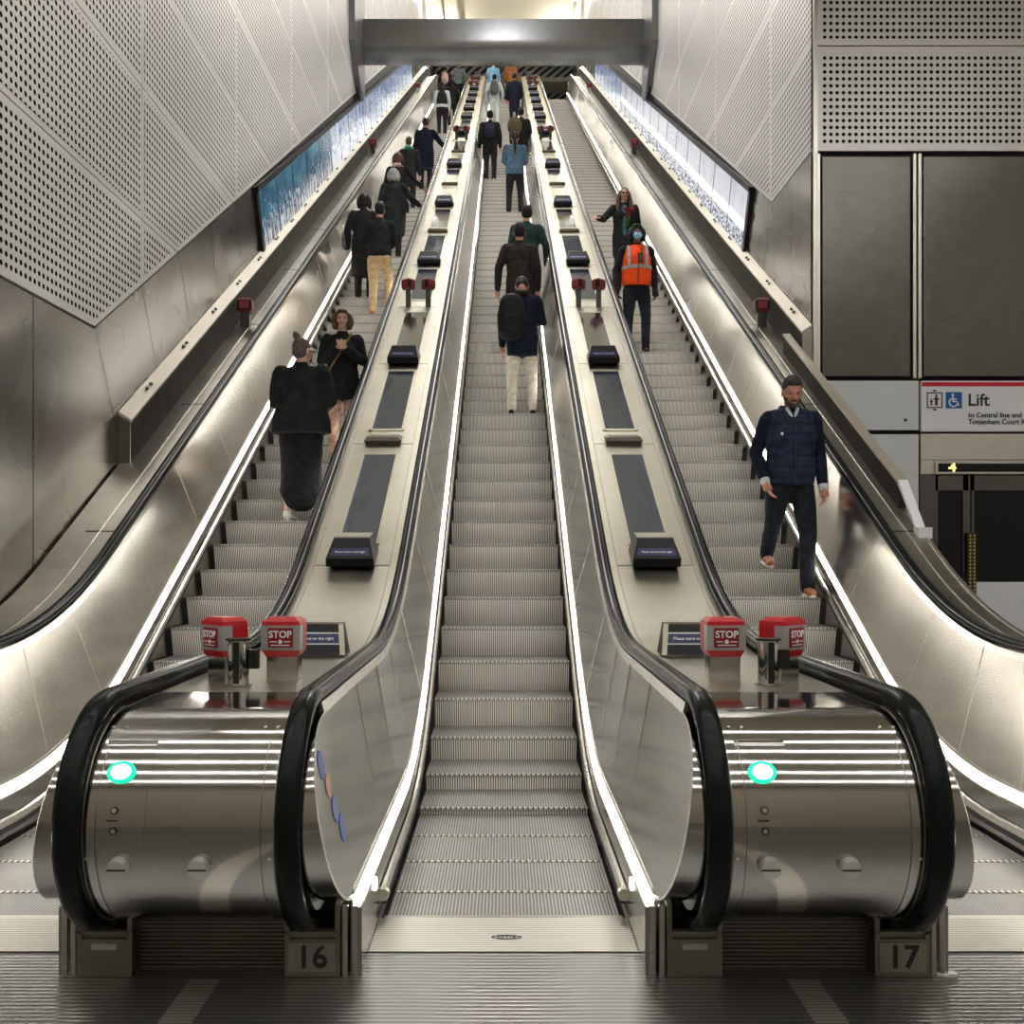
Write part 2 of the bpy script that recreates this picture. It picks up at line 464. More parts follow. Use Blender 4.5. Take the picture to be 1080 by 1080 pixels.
# portal beam across the shaft
b = MB(); yb = 22.3
pr = [(yb+.5, 12.66)]+[(yb+.34-.34*math.sin(math.radians(a)), 13.02-.36*math.cos(math.radians(a))) for a in range(0, 91, 10)]+[(yb, 13.46), (yb+.5, 13.46)]
b.extrude_yz(pr, -XW+.01, XW-.01)
beam = tag(b.build('beam', 'beam_steel', smooth=True), kind='structure')
for sd in (-1, 1):
    b = MB()
    b.loft([[(sd*XW, 21.05, 20.6), (sd*(XW-.13), 21.05, 20.6), (sd*(XW-.13), 22.6, 20.6), (sd*XW, 22.6, 20.6)],
            [(sd*XW, 21.05, 12.35), (sd*(XW-.13), 21.05, 12.35), (sd*(XW-.13), 22.6, 12.35), (sd*XW, 22.6, 12.35)],
            [(sd*XW, 21.9, 11.75), (sd*(XW-.13), 21.9, 11.75), (sd*(XW-.13), 22.6, 11.75), (sd*XW, 22.6, 11.75)]])
    b.build('beam_post', 'beam_steel', beam)

# shaft ceiling (above the sight line), concourse ceiling, back and far walls
b = MB(); b.extrude_yz([(9.6, 10.2), (37.5, 26.3), (37.5, 26.6), (9.6, 10.5)], -XW-.2, XW+.2)
b.box((-XW-.2, 9.5, 8.6), (XW+.2, 9.7, 10.4))
tag(b.build('ceiling', 'beige_concrete'), kind='structure')
b = MB(); b.box((-8.2, -6.6, 8.4), (9.2, 10.8, 8.6)); lobby_ceiling = tag(b.build('ceiling_concourse', 'beige_concrete'), kind='structure')
b = MB(); b.box((-8.2, -6.8, 0), (9.2, -6.6, 8.6)); tag(b.build('wall_back', 'back_wall_beige'), kind='structure')
b = MB(); b.box((-8.2, -6.6, 0), (-8, 3.9, 8.6)); b.box((-8, 3.7, 0), (-XW-.2, 3.9, 8.6)); tag(b.build('wall_side', 'pale_steel'), kind='structure')
b = MB(); b.box((9.0, -6.6, 0), (9.2, 10.8, 8.6)); tag(b.build('wall_concourse', 'plaster'), kind='structure')
# upper ticket hall: concrete soffit, louvred stripes, end wall
b = MB()
b.box((-3.5, 37.3, 24.5), (3.6, 46.6, 24.8)); b.box((-3.5, 37.3, 24.8), (3.6, 37.5, 26.6))
for x in (-2.62, -1.9, 3.0): b.box((x-.05, 37.6, 24.34), (x+.05, 46.4, 24.5), 1)
b.box((-3.5, 46.4, 24.2), (3.6, 46.6, 24.5), 1)
b.box((-9, 48.3, 24.3), (9, 49.6, 24.9), 2)
tag(b.build('ceiling_hall', ['beige_concrete', 'hall_olive', 'hall_olive']), kind='structure')
b = MB(); b.box((-9, 46.6, 24.52), (9, 56, 24.7)); tag(b.build('ceiling_louvre', 'louvre_stripes'), kind='structure')
b = MB(); b.box((-9, 56, 19), (9, 56.3, 25)); tag(b.build('wall_hall', 'hall_olive'), kind='structure')
for sd, nm in ((-1, 'wall_hall_west'), (1, 'wall_hall_east')):
    b = MB(); b.box((sd*9, 46, 19), (sd*9.2, 56, 25)); tag(b.build(nm, 'hall_olive'), kind='structure')
b = MB(); b.box((-9, 43.6, P(50)-.2), (9, 56, P(50))); tag(b.build('floor_hall', 'floor_plate'), kind='structure')

# floors
b = MB(); b.box((-8, -6.6, -.2), (9, 3.80, 0)); b.box((3.2, 3.80, -.2), (9, 10.6, 0))
for x in (-1.07, 1.07): b.box((x-.56, 3.80, -.2), (x+.56, 5.0, 0))
floor = tag(b.build('floor', 'floor_plate'), kind='structure')
b = MB()                                          # pale joints between the floor plates
b.box((-9, 3.795, 0), (3.2, 3.803, .0015))
for x in (-1.07, 1.07): b.box((x-.055, .5, 0), (x+.055, 3.56, .002), 1)
b.build('floor_joint', ['joint_dark', 'comb_ribs'], floor)
b = MB(); b.extrude_yz([(4.0, -1.4), (6.5, -1.4), (44, 19), (44, 18.6), (6.5, -1.8), (4, -1.8)], -3.3, 3.3)
tag(b.build('floor_pit', 'joint_dark'), kind='structure')

# lobby wall with the lift
LY = 10.5
def lx(px): return (px-531)*LY/1048
def lz(py): return 1.54+(580-py)*LY/1048
b = MB(); b.box((XW+.02, LY+.10, -.1), (9, LY+.4, 8.6)); lw = tag(b.build('wall_front', 'joint_dark'), kind='structure')
b, d = MB(), MB()
pf = lambda a, c, t: (a, LY+.035-t, c)
for z0 in (5.765, 6.885, 8.0):
    for x0 in (lx(861), lx(861)+3.2):
        panel_mesh(b, d, pf, [hp(1, 0, x0), hp(-1, 0, -(x0+3.2)), hp(0, 1, z0), hp(0, -1, -(z0+1.12))], .075)
for f in d.uv: d.uv[f] = [(u+.02, v+.045) for u, v in d.uv[f]]
b.build('perforated_cladding', 'cladding_border', lw); d.build('perforated_face', 'perforated', lw)
b = MB()
for a, c in ((lx(864.5), lx(963)), (lx(971), lx(1090)), (lx(1092), 9)):
    b.box((a+.03, LY, lz(399)+.02), (c-.03, LY+.05, lz(165)), bev=.006)
b.build('brushed_cladding', 'lobby_steel', lw)
b = MB()
for x in (964.5, 970): b.box((lx(x)-.018, LY-.012, lz(399)), (lx(x)+.018, LY+.05, lz(162)), bev=.006)
b.box((lx(863)-.02, LY-.012, lz(399)), (lx(863)+.02, LY+.05, lz(162)), bev=.006)
b.box((XW+.0, LY-.0, 0), (XW+.04, LY+.1, 8.4)); b.build('trim_strip', 'pale_steel', lw)
b = MB(); b.box((XW+.05, LY, lz(455)+.015), (lx(969), LY+.05, lz(401.5)), bev=.004)
b.box((XW+.05, LY, -.02), (lx(969), LY+.05, lz(458)), bev=.004); b.build('white_panel', 'white_enamel', lw)
b = MB(); b.cyl((lx(955), LY-.004, lz(443)), (lx(955), LY+.01, lz(443)), .018, seg=16); b.build('keyhole', 'joint_dark', lw)
b = MB(); b.box((lx(971), LY+.0, lz(485)), (9, LY+.06, lz(457.5)), bev=.004)
b.box((lx(971), LY+.0, lz(500)), (lx(986), LY+.06, lz(485.5)), bev=.004)
b.box((lx(986), LY+.0, lz(487)), (9, LY+.06, lz(485.5))); b.build('lintel', 'pale_steel', lw)
b = MB(); b.box((lx(971), LY+.02, -.02), (lx(987.5), LY+.08, lz(500))); b.build('jamb', 'lobby_steel', lw)
# lift doors
door = tag(empty('door_1', (lx(1025), LY, 0)), kind='structure')
b = MB()
for a, c in ((988, 1023.5), (1026.5, 1100)):
    for p, q in ((a, a+3), (c-6, c+1.6)): b.box((lx(p), LY+.04, .03), (lx(q), LY+.09, lz(501)))
    b.box((lx(a), LY+.04, lz(517)), (lx(c), LY+.09, lz(501)))
b.build('door_frame', 'lobby_steel', door)
b = MB(); b.box((lx(990), LY+.06, 1.15), (lx(1018), LY+.075, lz(517))); b.box((lx(1031), LY+.06, 1.15), (lx(1096), LY+.075, lz(517)))
b.build('door_glass', 'glass_dark', door)
b = MB(); b.box((lx(988), LY+.03, .02), (lx(1100), LY+.06, lz(614))); b.build('kick_panel', 'sign_white', door)
b = MB(); b.box((lx(1020.5), LY-.005, lz(640)), (lx(1029.5), LY+.03, lz(562))); b.build('edge_guard', 'joint_dark', door)
b = MB()
for k in range(20):
    z = lz(638)+k*.038
    for x in (1022.3, 1026.6): b.box((lx(x), LY-.009, z), (lx(x+1.6), LY-.004, z+.02))
b.build('hazard_marking', 'yellow', door)
# lift sign
sg = tag(empty('lift_sign', (lx(1040), LY-.02, lz(428))), 'white lift sign with a red top band above the glazed lift doors', 'sign')
b = MB(); b.box((lx(971), LY-.02, lz(455.3)), (lx(1150), LY+.03, lz(402)), bev=.004); b.build('sign_board', 'sign_white', sg)
b = MB(); b.box((lx(971.5), LY-.023, lz(407.8)), (lx(1149.5), LY-.02, lz(403.4))); b.build('red_band', 'sign_red', sg)
def sgt(body, px, py, size, al='LEFT', mat='black_text', bold=.0):
    text(body, size, mat, T(lx(px)-sg.location.x, -.005, lz(py)-sg.location.z) @ FRONT, sg, align=al, bold=bold, sx=1.0)
sgt('Lift', 1019.4, 422.8, .178, bold=.003); sgt('to Central line and', 1020, 438.3, .074, bold=.0015); sgt('Tottenham Court Road', 1020, 445.4, .074, bold=.0015)
def rect_ring(mb, cx, cz, w, h, t, y0, y1):
    mb.box((cx-w/2, y0, cz-h/2), (cx+w/2, y1, cz-h/2+t)); mb.box((cx-w/2, y0, cz+h/2-t), (cx+w/2, y1, cz+h/2))
    mb.box((cx-w/2, y0, cz-h/2), (cx-w/2+t, y1, cz+h/2)); mb.box((cx+w/2-t, y0, cz-h/2), (cx+w/2, y1, cz+h/2))
b = MB(); cx, cz, ya, yb = lx(984.8), lz(422.4), LY-.024, LY-.0195
rect_ring(b, cx, cz, .165, .165, .011, ya, yb)
for sgn in (1, -1): b.extrude_yz([(0, 0)]*0 or [(ya, cz+sgn*.092), (yb, cz+sgn*.092), (yb, cz+sgn*.108), (ya, cz+sgn*.108)], cx-.018, cx+.018)
for fx, s in ((.018, 1.0), (-.034, .62)):
    b.box((cx+fx-.013*s, ya, cz-.055), (cx+fx+.013*s, yb, cz-.055+.085*s)); b.cyl((cx+fx, ya, cz-.055+.102*s), (cx+fx, yb, cz-.055+.102*s), .013*s, seg=12)
    b.box((cx+fx-.03*s, ya, cz-.055+.06*s), (cx+fx+.03*s, yb, cz-.055+.075*s))
b.build('lift_pictogram', 'black_text', sg)
b = MB(); cx = lx(1005); b.box((cx-.086, LY-.022, cz-.086), (cx+.086, LY-.0195, cz+.086)); b.build('wheelchair_square', 'picto_blue', sg)
b = MB(); ya, yb = LY-.026, LY-.0215
b.cyl((cx-.012, ya, cz+.055), (cx-.012, yb, cz+.055), .014, seg=14)
b.box((cx-.018, ya, cz-.012), (cx-.004, yb, cz+.04)); b.box((cx-.016, ya, cz+.005), (cx+.03, yb, cz+.017)); b.box((cx-.016, ya, cz-.02), (cx+.034, yb, cz-.007))
b.hexa([(cx+.024, ya, cz-.008), (cx+.037, ya, cz-.008), (cx+.037, yb, cz-.008), (cx+.024, yb, cz-.008), (cx+.044, ya, cz-.058), (cx+.058, ya, cz-.055), (cx+.058, yb, cz-.055), (cx+.044, yb, cz-.058)][0:4]+[(cx+.044, ya, cz-.058), (cx+.058, ya, cz-.055), (cx+.058, yb, cz-.055), (cx+.044, yb, cz-.058)])
R = []
for k in range(19):
    t = math.radians(120+k*240/18); c = Vector((cx-.004, 0, cz-.022))
    o, i = .050, .038; R.append([(c.x+o*math.cos(t), ya, c.z+o*math.sin(t)), (c.x+i*math.cos(t), ya, c.z+i*math.sin(t)), (c.x+i*math.cos(t), yb, c.z+i*math.sin(t)), (c.x+o*math.cos(t), yb, c.z+o*math.sin(t))])
b.loft(R); b.build('wheelchair_symbol', 'white_text', sg)
dsp = tag(empty('lift_display', (lx(1030), LY, lz(493))), 'long black lift indicator over the doors showing a small amber mark', 'display')
b = MB(); b.box((lx(985.5), LY-.03, lz(500)), (lx(1120), LY+.05, lz(487))); b.build('display_frame', 'pale_steel', dsp)
b = MB(); b.box((lx(988), LY-.034, lz(498)), (lx(1118), LY-.03, lz(489))); b.build('display_screen', 'glass_dark', dsp)
b = MB(); cx, cz = lx(1003.5), lz(492.6)
b.box((cx+.0, LY-.038, cz-.05), (cx+.018, LY-.034, cz+.035)); b.box((cx-.045, LY-.038, cz-.022), (cx+.03, LY-.034, cz-.005)); b.box((cx-.018, LY-.038, cz-.01), (cx+.0, LY-.034, cz+.02)); b.build('digit', 'amber', dsp)

# luminaires
def lamp(name, a, c, mat, label, group, hm='post_steel'):
    a, c = Vector(a), Vector(c); r = empty(name, (a+c)/2)
    b = MB(); b.box(a, c); b.build('housing', hm, r)
    b = MB(); b.box((a.x+.02, a.y+.02, a.z-.012), (c.x-.02, c.y-.02, a.z)); b.build('diffuser', mat, r)
    return tag(r, label, 'light', group)
for k, y in enumerate((-4.5, -2.2, .0, 1.9, 3.6, 5.6)):
    lamp('ceiling_light', (-7.5 if y < 3.7 else -3.1, y-.08, 8.25), (8.0, y+.08, 8.40), 'lamp_lobby', 'long linear light across the concourse ceiling', 'concourse ceiling lights')
for k in range(11):  # unseen luminaires, placed to light the shaft walls from above
    y = 11.2+k*2.4; z = 10.2+(y-9.6)*.577-.05
    for x in (0,):
        lamp('shaft_fill_light', (x-.45, y-.9, z-.80), (x+.45, y+.9, z-.70), 'shaft_fill', 'unseen luminaire under the sloping shaft ceiling', 'unseen shaft ceiling lights')
for x in (-2.9, 2.9):  # pendants added to brighten the hall soffit, glowing on every side
    for y in (38.6, 43.5):
        r = empty('hall_fill_light', (x, y, 23.6)); b = MB(); b.box((x-.12, y-1.1, 23.5), (x+.12, y+1.1, 23.6)); b.build('diffuser', 'hall_fill', r)
        b = MB()
        for dy in (-.9, .9): b.cyl((x, y+dy, 23.6), (x, y+dy, 24.5), .012, seg=8)
        b.build('hanger', 'post_steel', r); tag(r, 'pendant light added to brighten the upper hall ceiling', 'light', 'added upper hall lights')

# ================================================================== ADVERT SCREENS
ORD = 'first second third fourth fifth sixth seventh eighth ninth tenth eleventh twelfth thirteenth fourteenth fifteenth sixteenth seventeenth eighteenth nineteenth twentieth'.split()
pit = 1.27
for side in (-1, 1):
    for k in range(20):
        u0 = 9.05+pit*k; u1 = u0+pit; last = k == 19
        y, z = inc((u0+u1)/2, 1.2)
        r = empty('advert_screen', (side*XW, y, z))
        def fr(mb, ua, ub, va, vb, d0, d1):
            q = [inc(ua, va), inc(ub, va), inc(ub, vb), inc(ua, vb)]
            mb.loft([[(side*(XW-d0), a, c) for a, c in q], [(side*(XW-d1), a, c) for a, c in q]])
        b = MB(); fr(b, u0, u1, 1.15, 2.03, -.03, .03); e = .05
        b.build('screen_casing', 'sign_black', r)
        b = MB(); fr(b, u0, u1, 1.95, 2.03, .03, .045); fr(b, u0, u1, 1.15, 1.19, .03, .045)
        if k == 0: fr(b, u0, u0+.12, 1.15, 2.03, .03, .045)
        fr(b, u1-.018, u1, 1.19, 1.95, .03, .036)
        b.build('screen_frame', 'sign_black', r)
        q = [inc(u0+(.12 if k == 0 else 0), 1.19), inc(u1-.018, 1.19), inc(u1-.018, 1.95), inc(u0+(.12 if k == 0 else 0), 1.95)]
        uvs = [(k, 0), (k+1, 0), (k+1, 1), (k, 1)]; pts = [(side*(XW-.032), a, c) for a, c in q]
        kind = ('night' if k < 5 else 'blue') if side < 0 else ('pale' if k < 13 else 'blue')
        b = MB(); b.poly(pts, 0, uv=uvs); b.build('display', 'advert_%s_%d' % (kind, k % 3), r)
        desc = {'night': 'dark blue poster with pale figures', 'blue': 'blue and white streaked poster', 'pale': 'pale grey poster crossed by a white band'}[kind]
        tag(r, '%s screen up the %s wall, %s' % (ORD[k], 'left' if side < 0 else 'right', desc), 'advert screen', 'advert screens on the %s wall' % ('left' if side < 0 else 'right'))
# ================================================================== ESCALATORS
PITCH = .44
ARC = [0.]; YS = [3.0+.01*i for i in range(4200)]
for a, c in zip(YS, YS[1:]): ARC.append(ARC[-1]+math.hypot(c-a, P(c)-P(a)))
def y_at(s):
    lo, hi = 0, len(ARC)-1
    while hi-lo > 1:
        mid = (lo+hi)//2
        if ARC[mid] < s: lo = mid
        else: hi = mid
    return YS[lo]+(YS[hi]-YS[lo])*(s-ARC[lo])/(ARC[hi]-ARC[lo])
def s_at(y): i = int((y-3.0)/.01); return ARC[i]
s_ref = s_at(7.40)
NOSE = [y for y in (y_at(s_ref+PITCH*k) for k in range(-9, 100) if s_ref+PITCH*k > .5) if 3.9 < y < 43.2]
def make_step():
    b = MB(); w = .488; r = .222
    b.loft([[(-w, 0, 0), (w, 0, 0), (w, .455, 0), (-w, .455, 0)], [(-w, 0, -.02), (w, 0, -.02), (w, .455, -.02), (-w, .455, -.02)]], 0)
    b.box((-w, -.004, -.004), (w, .020, .0035), 2)
    prof = []
    for i in range(8):
        t = i/7; prof.append((.004+.058*(1-(1-t)**2)*.5+.03*t*t, -.006-(r-.0)*t))
    b.loft([[(-w, y, z) for y, z in prof]+[(-w, y+.01, z) for y, z in reversed(prof)], [(w, y, z) for y, z in prof]+[(w, y+.01, z) for y, z in reversed(prof)]], 1)
    return b
step0 = None
def side_set(root, cx, sg, y_front, nose=True, y_end=44.6):
    """everything between the steps and the handrail on one side of an escalator"""
    ys = stations(3.60, y_end); ysb = stations(4.17, 43.6)
    MB().sweep(ys, [(.515, -.42), (.53, -.42), (.541, .262), (.520, .235)], cx, sg).build('skirt_panel', 'balustrade_steel', root)
    fr = MB(); fr.box((cx+sg*.512, 3.592, 0), (cx+sg*.532, 3.66, .25)); fr.box((cx+sg*.53, 3.64, 0), (cx+sg*.60, 3.66, .27)) if cx == 0 else None; fr.build('skirt_end', 'balustrade_steel', root)
    b = MB(); b.sweep(ysb, [(.494, .085), (.514, .07), (.514, .125), (.500, .118)], cx, sg)
    b.cyl((cx+sg*.504, 4.15, .098), (cx+sg*.504, 4.19, .098), .026, seg=12); b.build('skirt_deflector', 'bright_edge', root)
    MB().sweep(stations(4.17, 43.6), [(.492, .055), (.514, .055), (.514, .078), (.494, .082)], cx, sg).build('deflector_brush', 'joint_dark', root)
    MB().sweep(ys, [(.521, .240), (.541, .240), (.548, .289), (.536, .289)], cx, sg).build('light_strip', 'strip_light', root)
    b = MB(); b.sweep(ys, [(.517, .226), (.53, .226), (.53, .238), (.518, .236)], cx, sg); b.sweep(ys, [(.538, .292), (.552, .292), (.552, .314), (.542, .312)], cx, sg)
    b.build('strip_trim', 'bright_edge', root)
    # inner panel: slanted sheet with a round nose, vertical seams
    b = MB(); yp = stations(3.62, y_end)
    b.sweep(yp, [(.545, .31), (.555, .31), (.670, .95), (.655, .95)], cx, sg)
    if nose:
        xx = lambda z: .545+(z-.31)*.1719
        A = []
        for i in range(25):
            t = math.radians(90+i*180/24); A.append((3.62+.385*math.cos(t), .62+.33*math.sin(t)))
        n = b.add([(cx+sg*xx(z), y, z) for y, z in A]); b.face(range(n, n+25))
        b.loft([[(cx+sg*xx(z), y, z) for y, z in A], [(cx+sg*max(.662, xx(z)+.02), y, z) for y, z in A]], 1, closed=False, caps=False)
        b.loft([[(cx+sg*(xx(z)-.003), y, z) for y, z in A], [(cx+sg*(xx(z)-.003), 3.62+(y-3.62)*.975, .62+(z-.62)*.975) for y, z in A]], 2, closed=False, caps=False)
    k = 0
    for y in [4.42, 5.12, 5.82]+[6.6+1.05*j for j in range(35)]:
        sl = (P(y+.05)-P(y-.05))/.1; q = []
        for h, x in ((.30, .5435), (.955, .6535)):
            yy = y-sl*(h-.3)*.75; zz = P(y)+h-.0*sl
            zz = P(yy)+h
            q.append((x, yy, zz))
        (x0, ya, za), (x1, yb, zb) = q
        b.hexa([(cx+sg*(x0-.001), ya, za), (cx+sg*(x0-.001), ya+.008, za), (cx+sg*(x0+.01), ya+.008, za), (cx+sg*(x0+.01), ya, za),
                (cx+sg*(x1-.001), yb, zb), (cx+sg*(x1-.001), yb+.008, zb), (cx+sg*(x1+.01), yb+.008, zb), (cx+sg*(x1+.01), yb, zb)], 2)
    outer = abs(cx+sg*.7) > 2
    b.build('inner_panel', ['outer_panel_steel' if outer else 'balustrade_steel', 'drum_steel', 'bright_edge'], root, smooth=True)
    MB().sweep(yp, [(.652, .945), (.672, .945), (.672, .985), (.662, .985)], cx, sg).build('handrail_guide', 'bright_edge', root)
    MB().sweep(yp, [(.672, .93), (.735, .93), (.735, .955), (.672, .955)], cx, sg).build('handrail_channel', 'joint_dark', root)
    # handrail: rounded C section down the run, round the nose and back underneath
    path = [(y, P(y)+1.02) for y in reversed(stations(3.62, y_end))]
    path += [(3.62+.41*math.cos(t), .61+.41*math.sin(t)) for t in [math.radians(90+i*180/44) for i in range(1, 45)]]
    path += [(3.80, .20), (3.95, .21)]
    sec = [(-.04, -.020), (-.043, -.006), (-.036, .012), (-.018, .021), (0, .023), (.018, .021), (.036, .012), (.043, -.006), (.04, -.020), (.026, -.020), (.026, -.010), (-.026, -.010), (-.026, -.020)]
    R = []
    for i, (y, z) in enumerate(path):
        a = path[max(0, i-1)]; c = path[min(len(path)-1, i+1)]
        t = Vector((0, c[0]-a[0], c[1]-a[1])).normalized(); n = Vector((0, t.z, -t.y))      # outward
        R.append([Vector((cx+sg*(.70+dx), y, z))+n*dn for dx, dn in sec])
    MB().loft(R).build('handrail', 'handrail_rubber', root, smooth=True, angle=60)
def escalator(cx, name_label):
    global step0
    root = tag(empty('escalator', (cx, 4.0, 0)), name_label, 'escalator', 'escalators side by side')
    for sg in (-1, 1): side_set(root, cx, sg, 3.6)
    rest = MB()
    for k, y in enumerate(NOSE):
        z = P(y)-.002
        if step0 is None:
            b = make_step(); step0 = b.build('step', ['step_tread', 'step_riser', 'cleat_edge'], root, smooth=True); step0.location = (0, y-4.0, z)
        elif k < 98:
            c = step0.copy(); COL.objects.link(c); c.parent = root; c.location = (0, y-4.0, z)
        else:
            m_ = make_step(); n = rest.add([(cx+v[0], v[1]+y, v[2]+z) for v in m_.v])
            for f, mi in zip(m_.f, m_.m): rest.face([n+i for i in f], mi)
    if rest.v: tag(rest.build('upper_steps', ['step_tread', 'step_riser', 'cleat_edge'], root, smooth=True), kind='stuff')
    b = MB(); b.box((cx-.515, 3.803, -.02), (cx+.515, 4.15, .004)); b.hexa([(cx-.50, 4.15, -.02), (cx+.50, 4.15, -.02), (cx+.50, 4.19, -.02), (cx-.50, 4.19, -.02), (cx-.50, 4.15, .004), (cx+.50, 4.15, .004), (cx+.50, 4.19, -.001), (cx-.50, 4.19, -.001)])
    comb = b.build('comb_plate', 'comb_ribs', root)
    return root
eB = escalator(0, 'middle escalator carrying people up between the two numbered newels')
eA = escalator(-2.12, 'escalator beside the blue advert screens, crowded with people riding up')
eC = escalator(2.12, 'escalator beside the lift wall, bringing people down')
# maker's oval and sensor lamps on the middle escalator
b = MB(); R = []
for k in range(33):
    t = 2*math.pi*k/32; R.append([(.012+.06*math.cos(t), 4.02+.022*math.sin(t), .0045), (.012+.052*math.cos(t), 4.02+.016*math.sin(t), .0045), (.012+.052*math.cos(t), 4.02+.016*math.sin(t), .006), (.012+.06*math.cos(t), 4.02+.022*math.sin(t), .006)])
b.loft(R); b.v = [(x, y-.08, z) for x, y, z in b.v]; b.build('maker_oval', 'black_text', eB)
text('OTIS', .030, 'black_text', T(.012, -.06, .005), eB, name='maker_lettering', ext=.0006, sx=1.2)
for sg in (-1, 1):
    b = MB(); b.cyl((sg*.519, 4.02, .190), (sg*.514, 4.02, .190), .027, seg=20); b.build('sensor_lamp', 'strip_light', eB)

# ================================================================== ISLANDS BETWEEN THE ESCALATORS
def island(cx, sd, label, number, num_side):
    root = tag(empty('newel_island', (cx, 3.7, 0)), label, 'escalator newel', 'newel islands with sloping decks')
    hw = .32
    yd = stations(3.62, 44.6)
    b = MB()
    b.sweep(yd, [(-.325, .90), (.325, .90), (.325, .965), (-.325, .965)], cx, 1, pf=P)
    ob = b.build('deck', 'deck_steel', root)
    # raised border strips, seams and bluish mirrored-steel recesses on the sloping deck
    b = MB(); ys = stations(5.6, 44.4)
    for s in (-1, 1): b.sweep(ys, [(s*.262, .965), (s*.270, .965), (s*.270, .970), (s*.262, .970)], cx, 1)
    joints = [6.97+1.815*k for k in range(20)]
    for y in joints: b.hexa([(cx-.265, y, P(y)+.965), (cx+.265, y, P(y)+.965), (cx+.265, y+.012, P(y+.012)+.965), (cx-.265, y+.012, P(y+.012)+.965),
                             (cx-.265, y, P(y)+.969), (cx+.265, y, P(y)+.969), (cx+.265, y+.012, P(y+.012)+.969), (cx-.265, y+.012, P(y+.012)+.969)])
    b.build('deck_seam', 'channel_steel', root)
    for k, y in enumerate(joints[:-1]):
        ya, yb = y+.28, y+1.815-.20
        if k % 7 == 3 or k % 7 == 2: yb -= .0
        g = MB(); g.sweep([ya, yb], [(-.135, .960), (.135, .960), (.135, .969), (-.135, .969)], cx, 1)
        m_ = 'deck_blue_reflection' if k % 3 != 2 else 'deck_mirror'
        g.build('deck_recess', m_, root)
        fm = MB()
        for s in (-1, 1): fm.sweep([ya-.03, yb+.03], [(s*.135, .965), (s*.160, .965), (s*.160, .975), (s*.135, .975)], cx, 1)
        for q in (ya, yb+.03): fm.sweep([q-.03, q], [(-.16, .965), (.16, .965), (.16, .975), (-.16, .975)], cx, 1)
        fm.build('recess_frame', 'deck_steel', root)
    # drum: half cylinder nose between the handrails
    def arc(r, a0, a1, n, cy=3.62, cz=.595):
        return [(cy+r*math.cos(math.radians(a0+(a1-a0)*i/n)), cz+r*math.sin(math.radians(a0+(a1-a0)*i/n))) for i in range(n+1)]
    pts = [(4.0, .968)]+arc(.373, 90, 262, 40)+[(4.0, .225)]
    b = MB(); b.extrude_yz(pts, cx-.318, cx+.318); drum = b.build('newel_drum', 'drum_steel', root, smooth=True)
    for x in (-.318, .318): 
        b = MB(); pp = arc(.379, 90, 262, 40); qq = arc(.365, 90, 262, 40)
        b.loft([[(cx+x-.006, p[0], p[1]), (cx+x+.006, p[0], p[1]), (cx+x+.006, q[0], q[1]), (cx+x-.006, q[0], q[1])] for p, q in zip(pp, qq)])
        b.build('drum_rim', 'plinth_steel', drum)
    pp = arc(.375, 128, 262, 30); qq = arc(.365, 128, 262, 30)
    for x in (-.27, .27):
        b = MB(); b.loft([[(cx+x-.0015, p[0], p[1]), (cx+x+.0015, p[0], p[1]), (cx+x+.0015, q[0], q[1]), (cx+x-.0015, q[0], q[1])] for p, q in zip(pp, qq)], 0)
        b.build('drum_seam', 'plinth_steel', drum)
    # curved backing between drum and side caps, under the handrails
    for s in (-1, 1):
        b = MB(); b.extrude_yz([(4.0, .95)]+arc(.345, 90, 262, 30)+[(4.0, .25)], cx+s*.318, cx+s*.41)
        b.build('handrail_well', 'joint_dark', root, smooth=True)
    def on_drum(x, ang, r=.373):      # frame on the drum surface: local x right, y up the face, z outward
        t = math.radians(ang); n = Vector((0, math.cos(t), math.sin(t))); up = Vector((0, math.sin(t), -math.cos(t)))
        p = Vector((cx+x, 3.62, .595))+n*r; X = Vector((1, 0, 0)); U = n.cross(X)
        m_ = Matrix((X, U, n)).transposed().to_4x4(); m_.translation = p; return m_
    # inspection plate wrapped on the drum with two key switches and the green lamp
    lampx = -.205 if sd < 0 else -.205
    x0, x1 = lampx-.075, lampx+.095
    pp = arc(.3745, 128, 186, 16); b = MB()
    b.loft([[(cx+x0, y, z), (cx+x1, y, z), (cx+x1, y+.003, z), (cx+x0, y+.003, z)] for y, z in pp]); pl = b.build('inspection_plate', 'drum_steel', drum, smooth=True)
    def disc(mb, x, ang, r, h, sx=1., sy=1., r0=.374, seg=28, mi=0):
        M_ = on_drum(x, ang, r0)
        mb.loft([[M_ @ Vector((sx*r*math.cos(t), sy*r*math.sin(t), zz)) for t in [2*math.pi*i/seg for i in range(seg)]] for zz in (-.01, h)], mi)
    b = MB(); disc(b, lampx, 147, .047, .008, 1, .8); lo = b.build('status_lamp', 'green_lamp', drum)
    b = MB(); disc(b, lampx, 147, .034, .011, 1, .8); b.build('lamp_core', 'green_lamp_core', lo) if False else b.build('lamp_core', 'green_lamp_core', drum)
    b = MB()
    for an in (166, 176): disc(b, lampx-.005, an, .013, .004, seg=16)
    for an in (171,): 
        M_ = on_drum(lampx-.01, an, .374); b.box((-.018, -.003, 0), (.018, .003, .002), M=M_)
    b.build('key_switch', 'joint_dark', drum)
    b = MB()
    for an in (166, 176): disc(b, lampx-.005, an, .008, .006, seg=16)
    b.build('key_barrel', 'chrome', drum)
    # two slotted locks standing proud
    for x in (-.195, .068):
        b = MB(); disc(b, x, 194, .033, .028, seg=32); 
        b.build('lock_knob', 'knob_metal', drum)
        b = MB(); M_ = on_drum(x, 194, .374); b.box((-.031, -.003, .020), (.031, .003, .0292), M=M_); b.build('lock_slot', 'joint_dark', drum)
    b = MB()
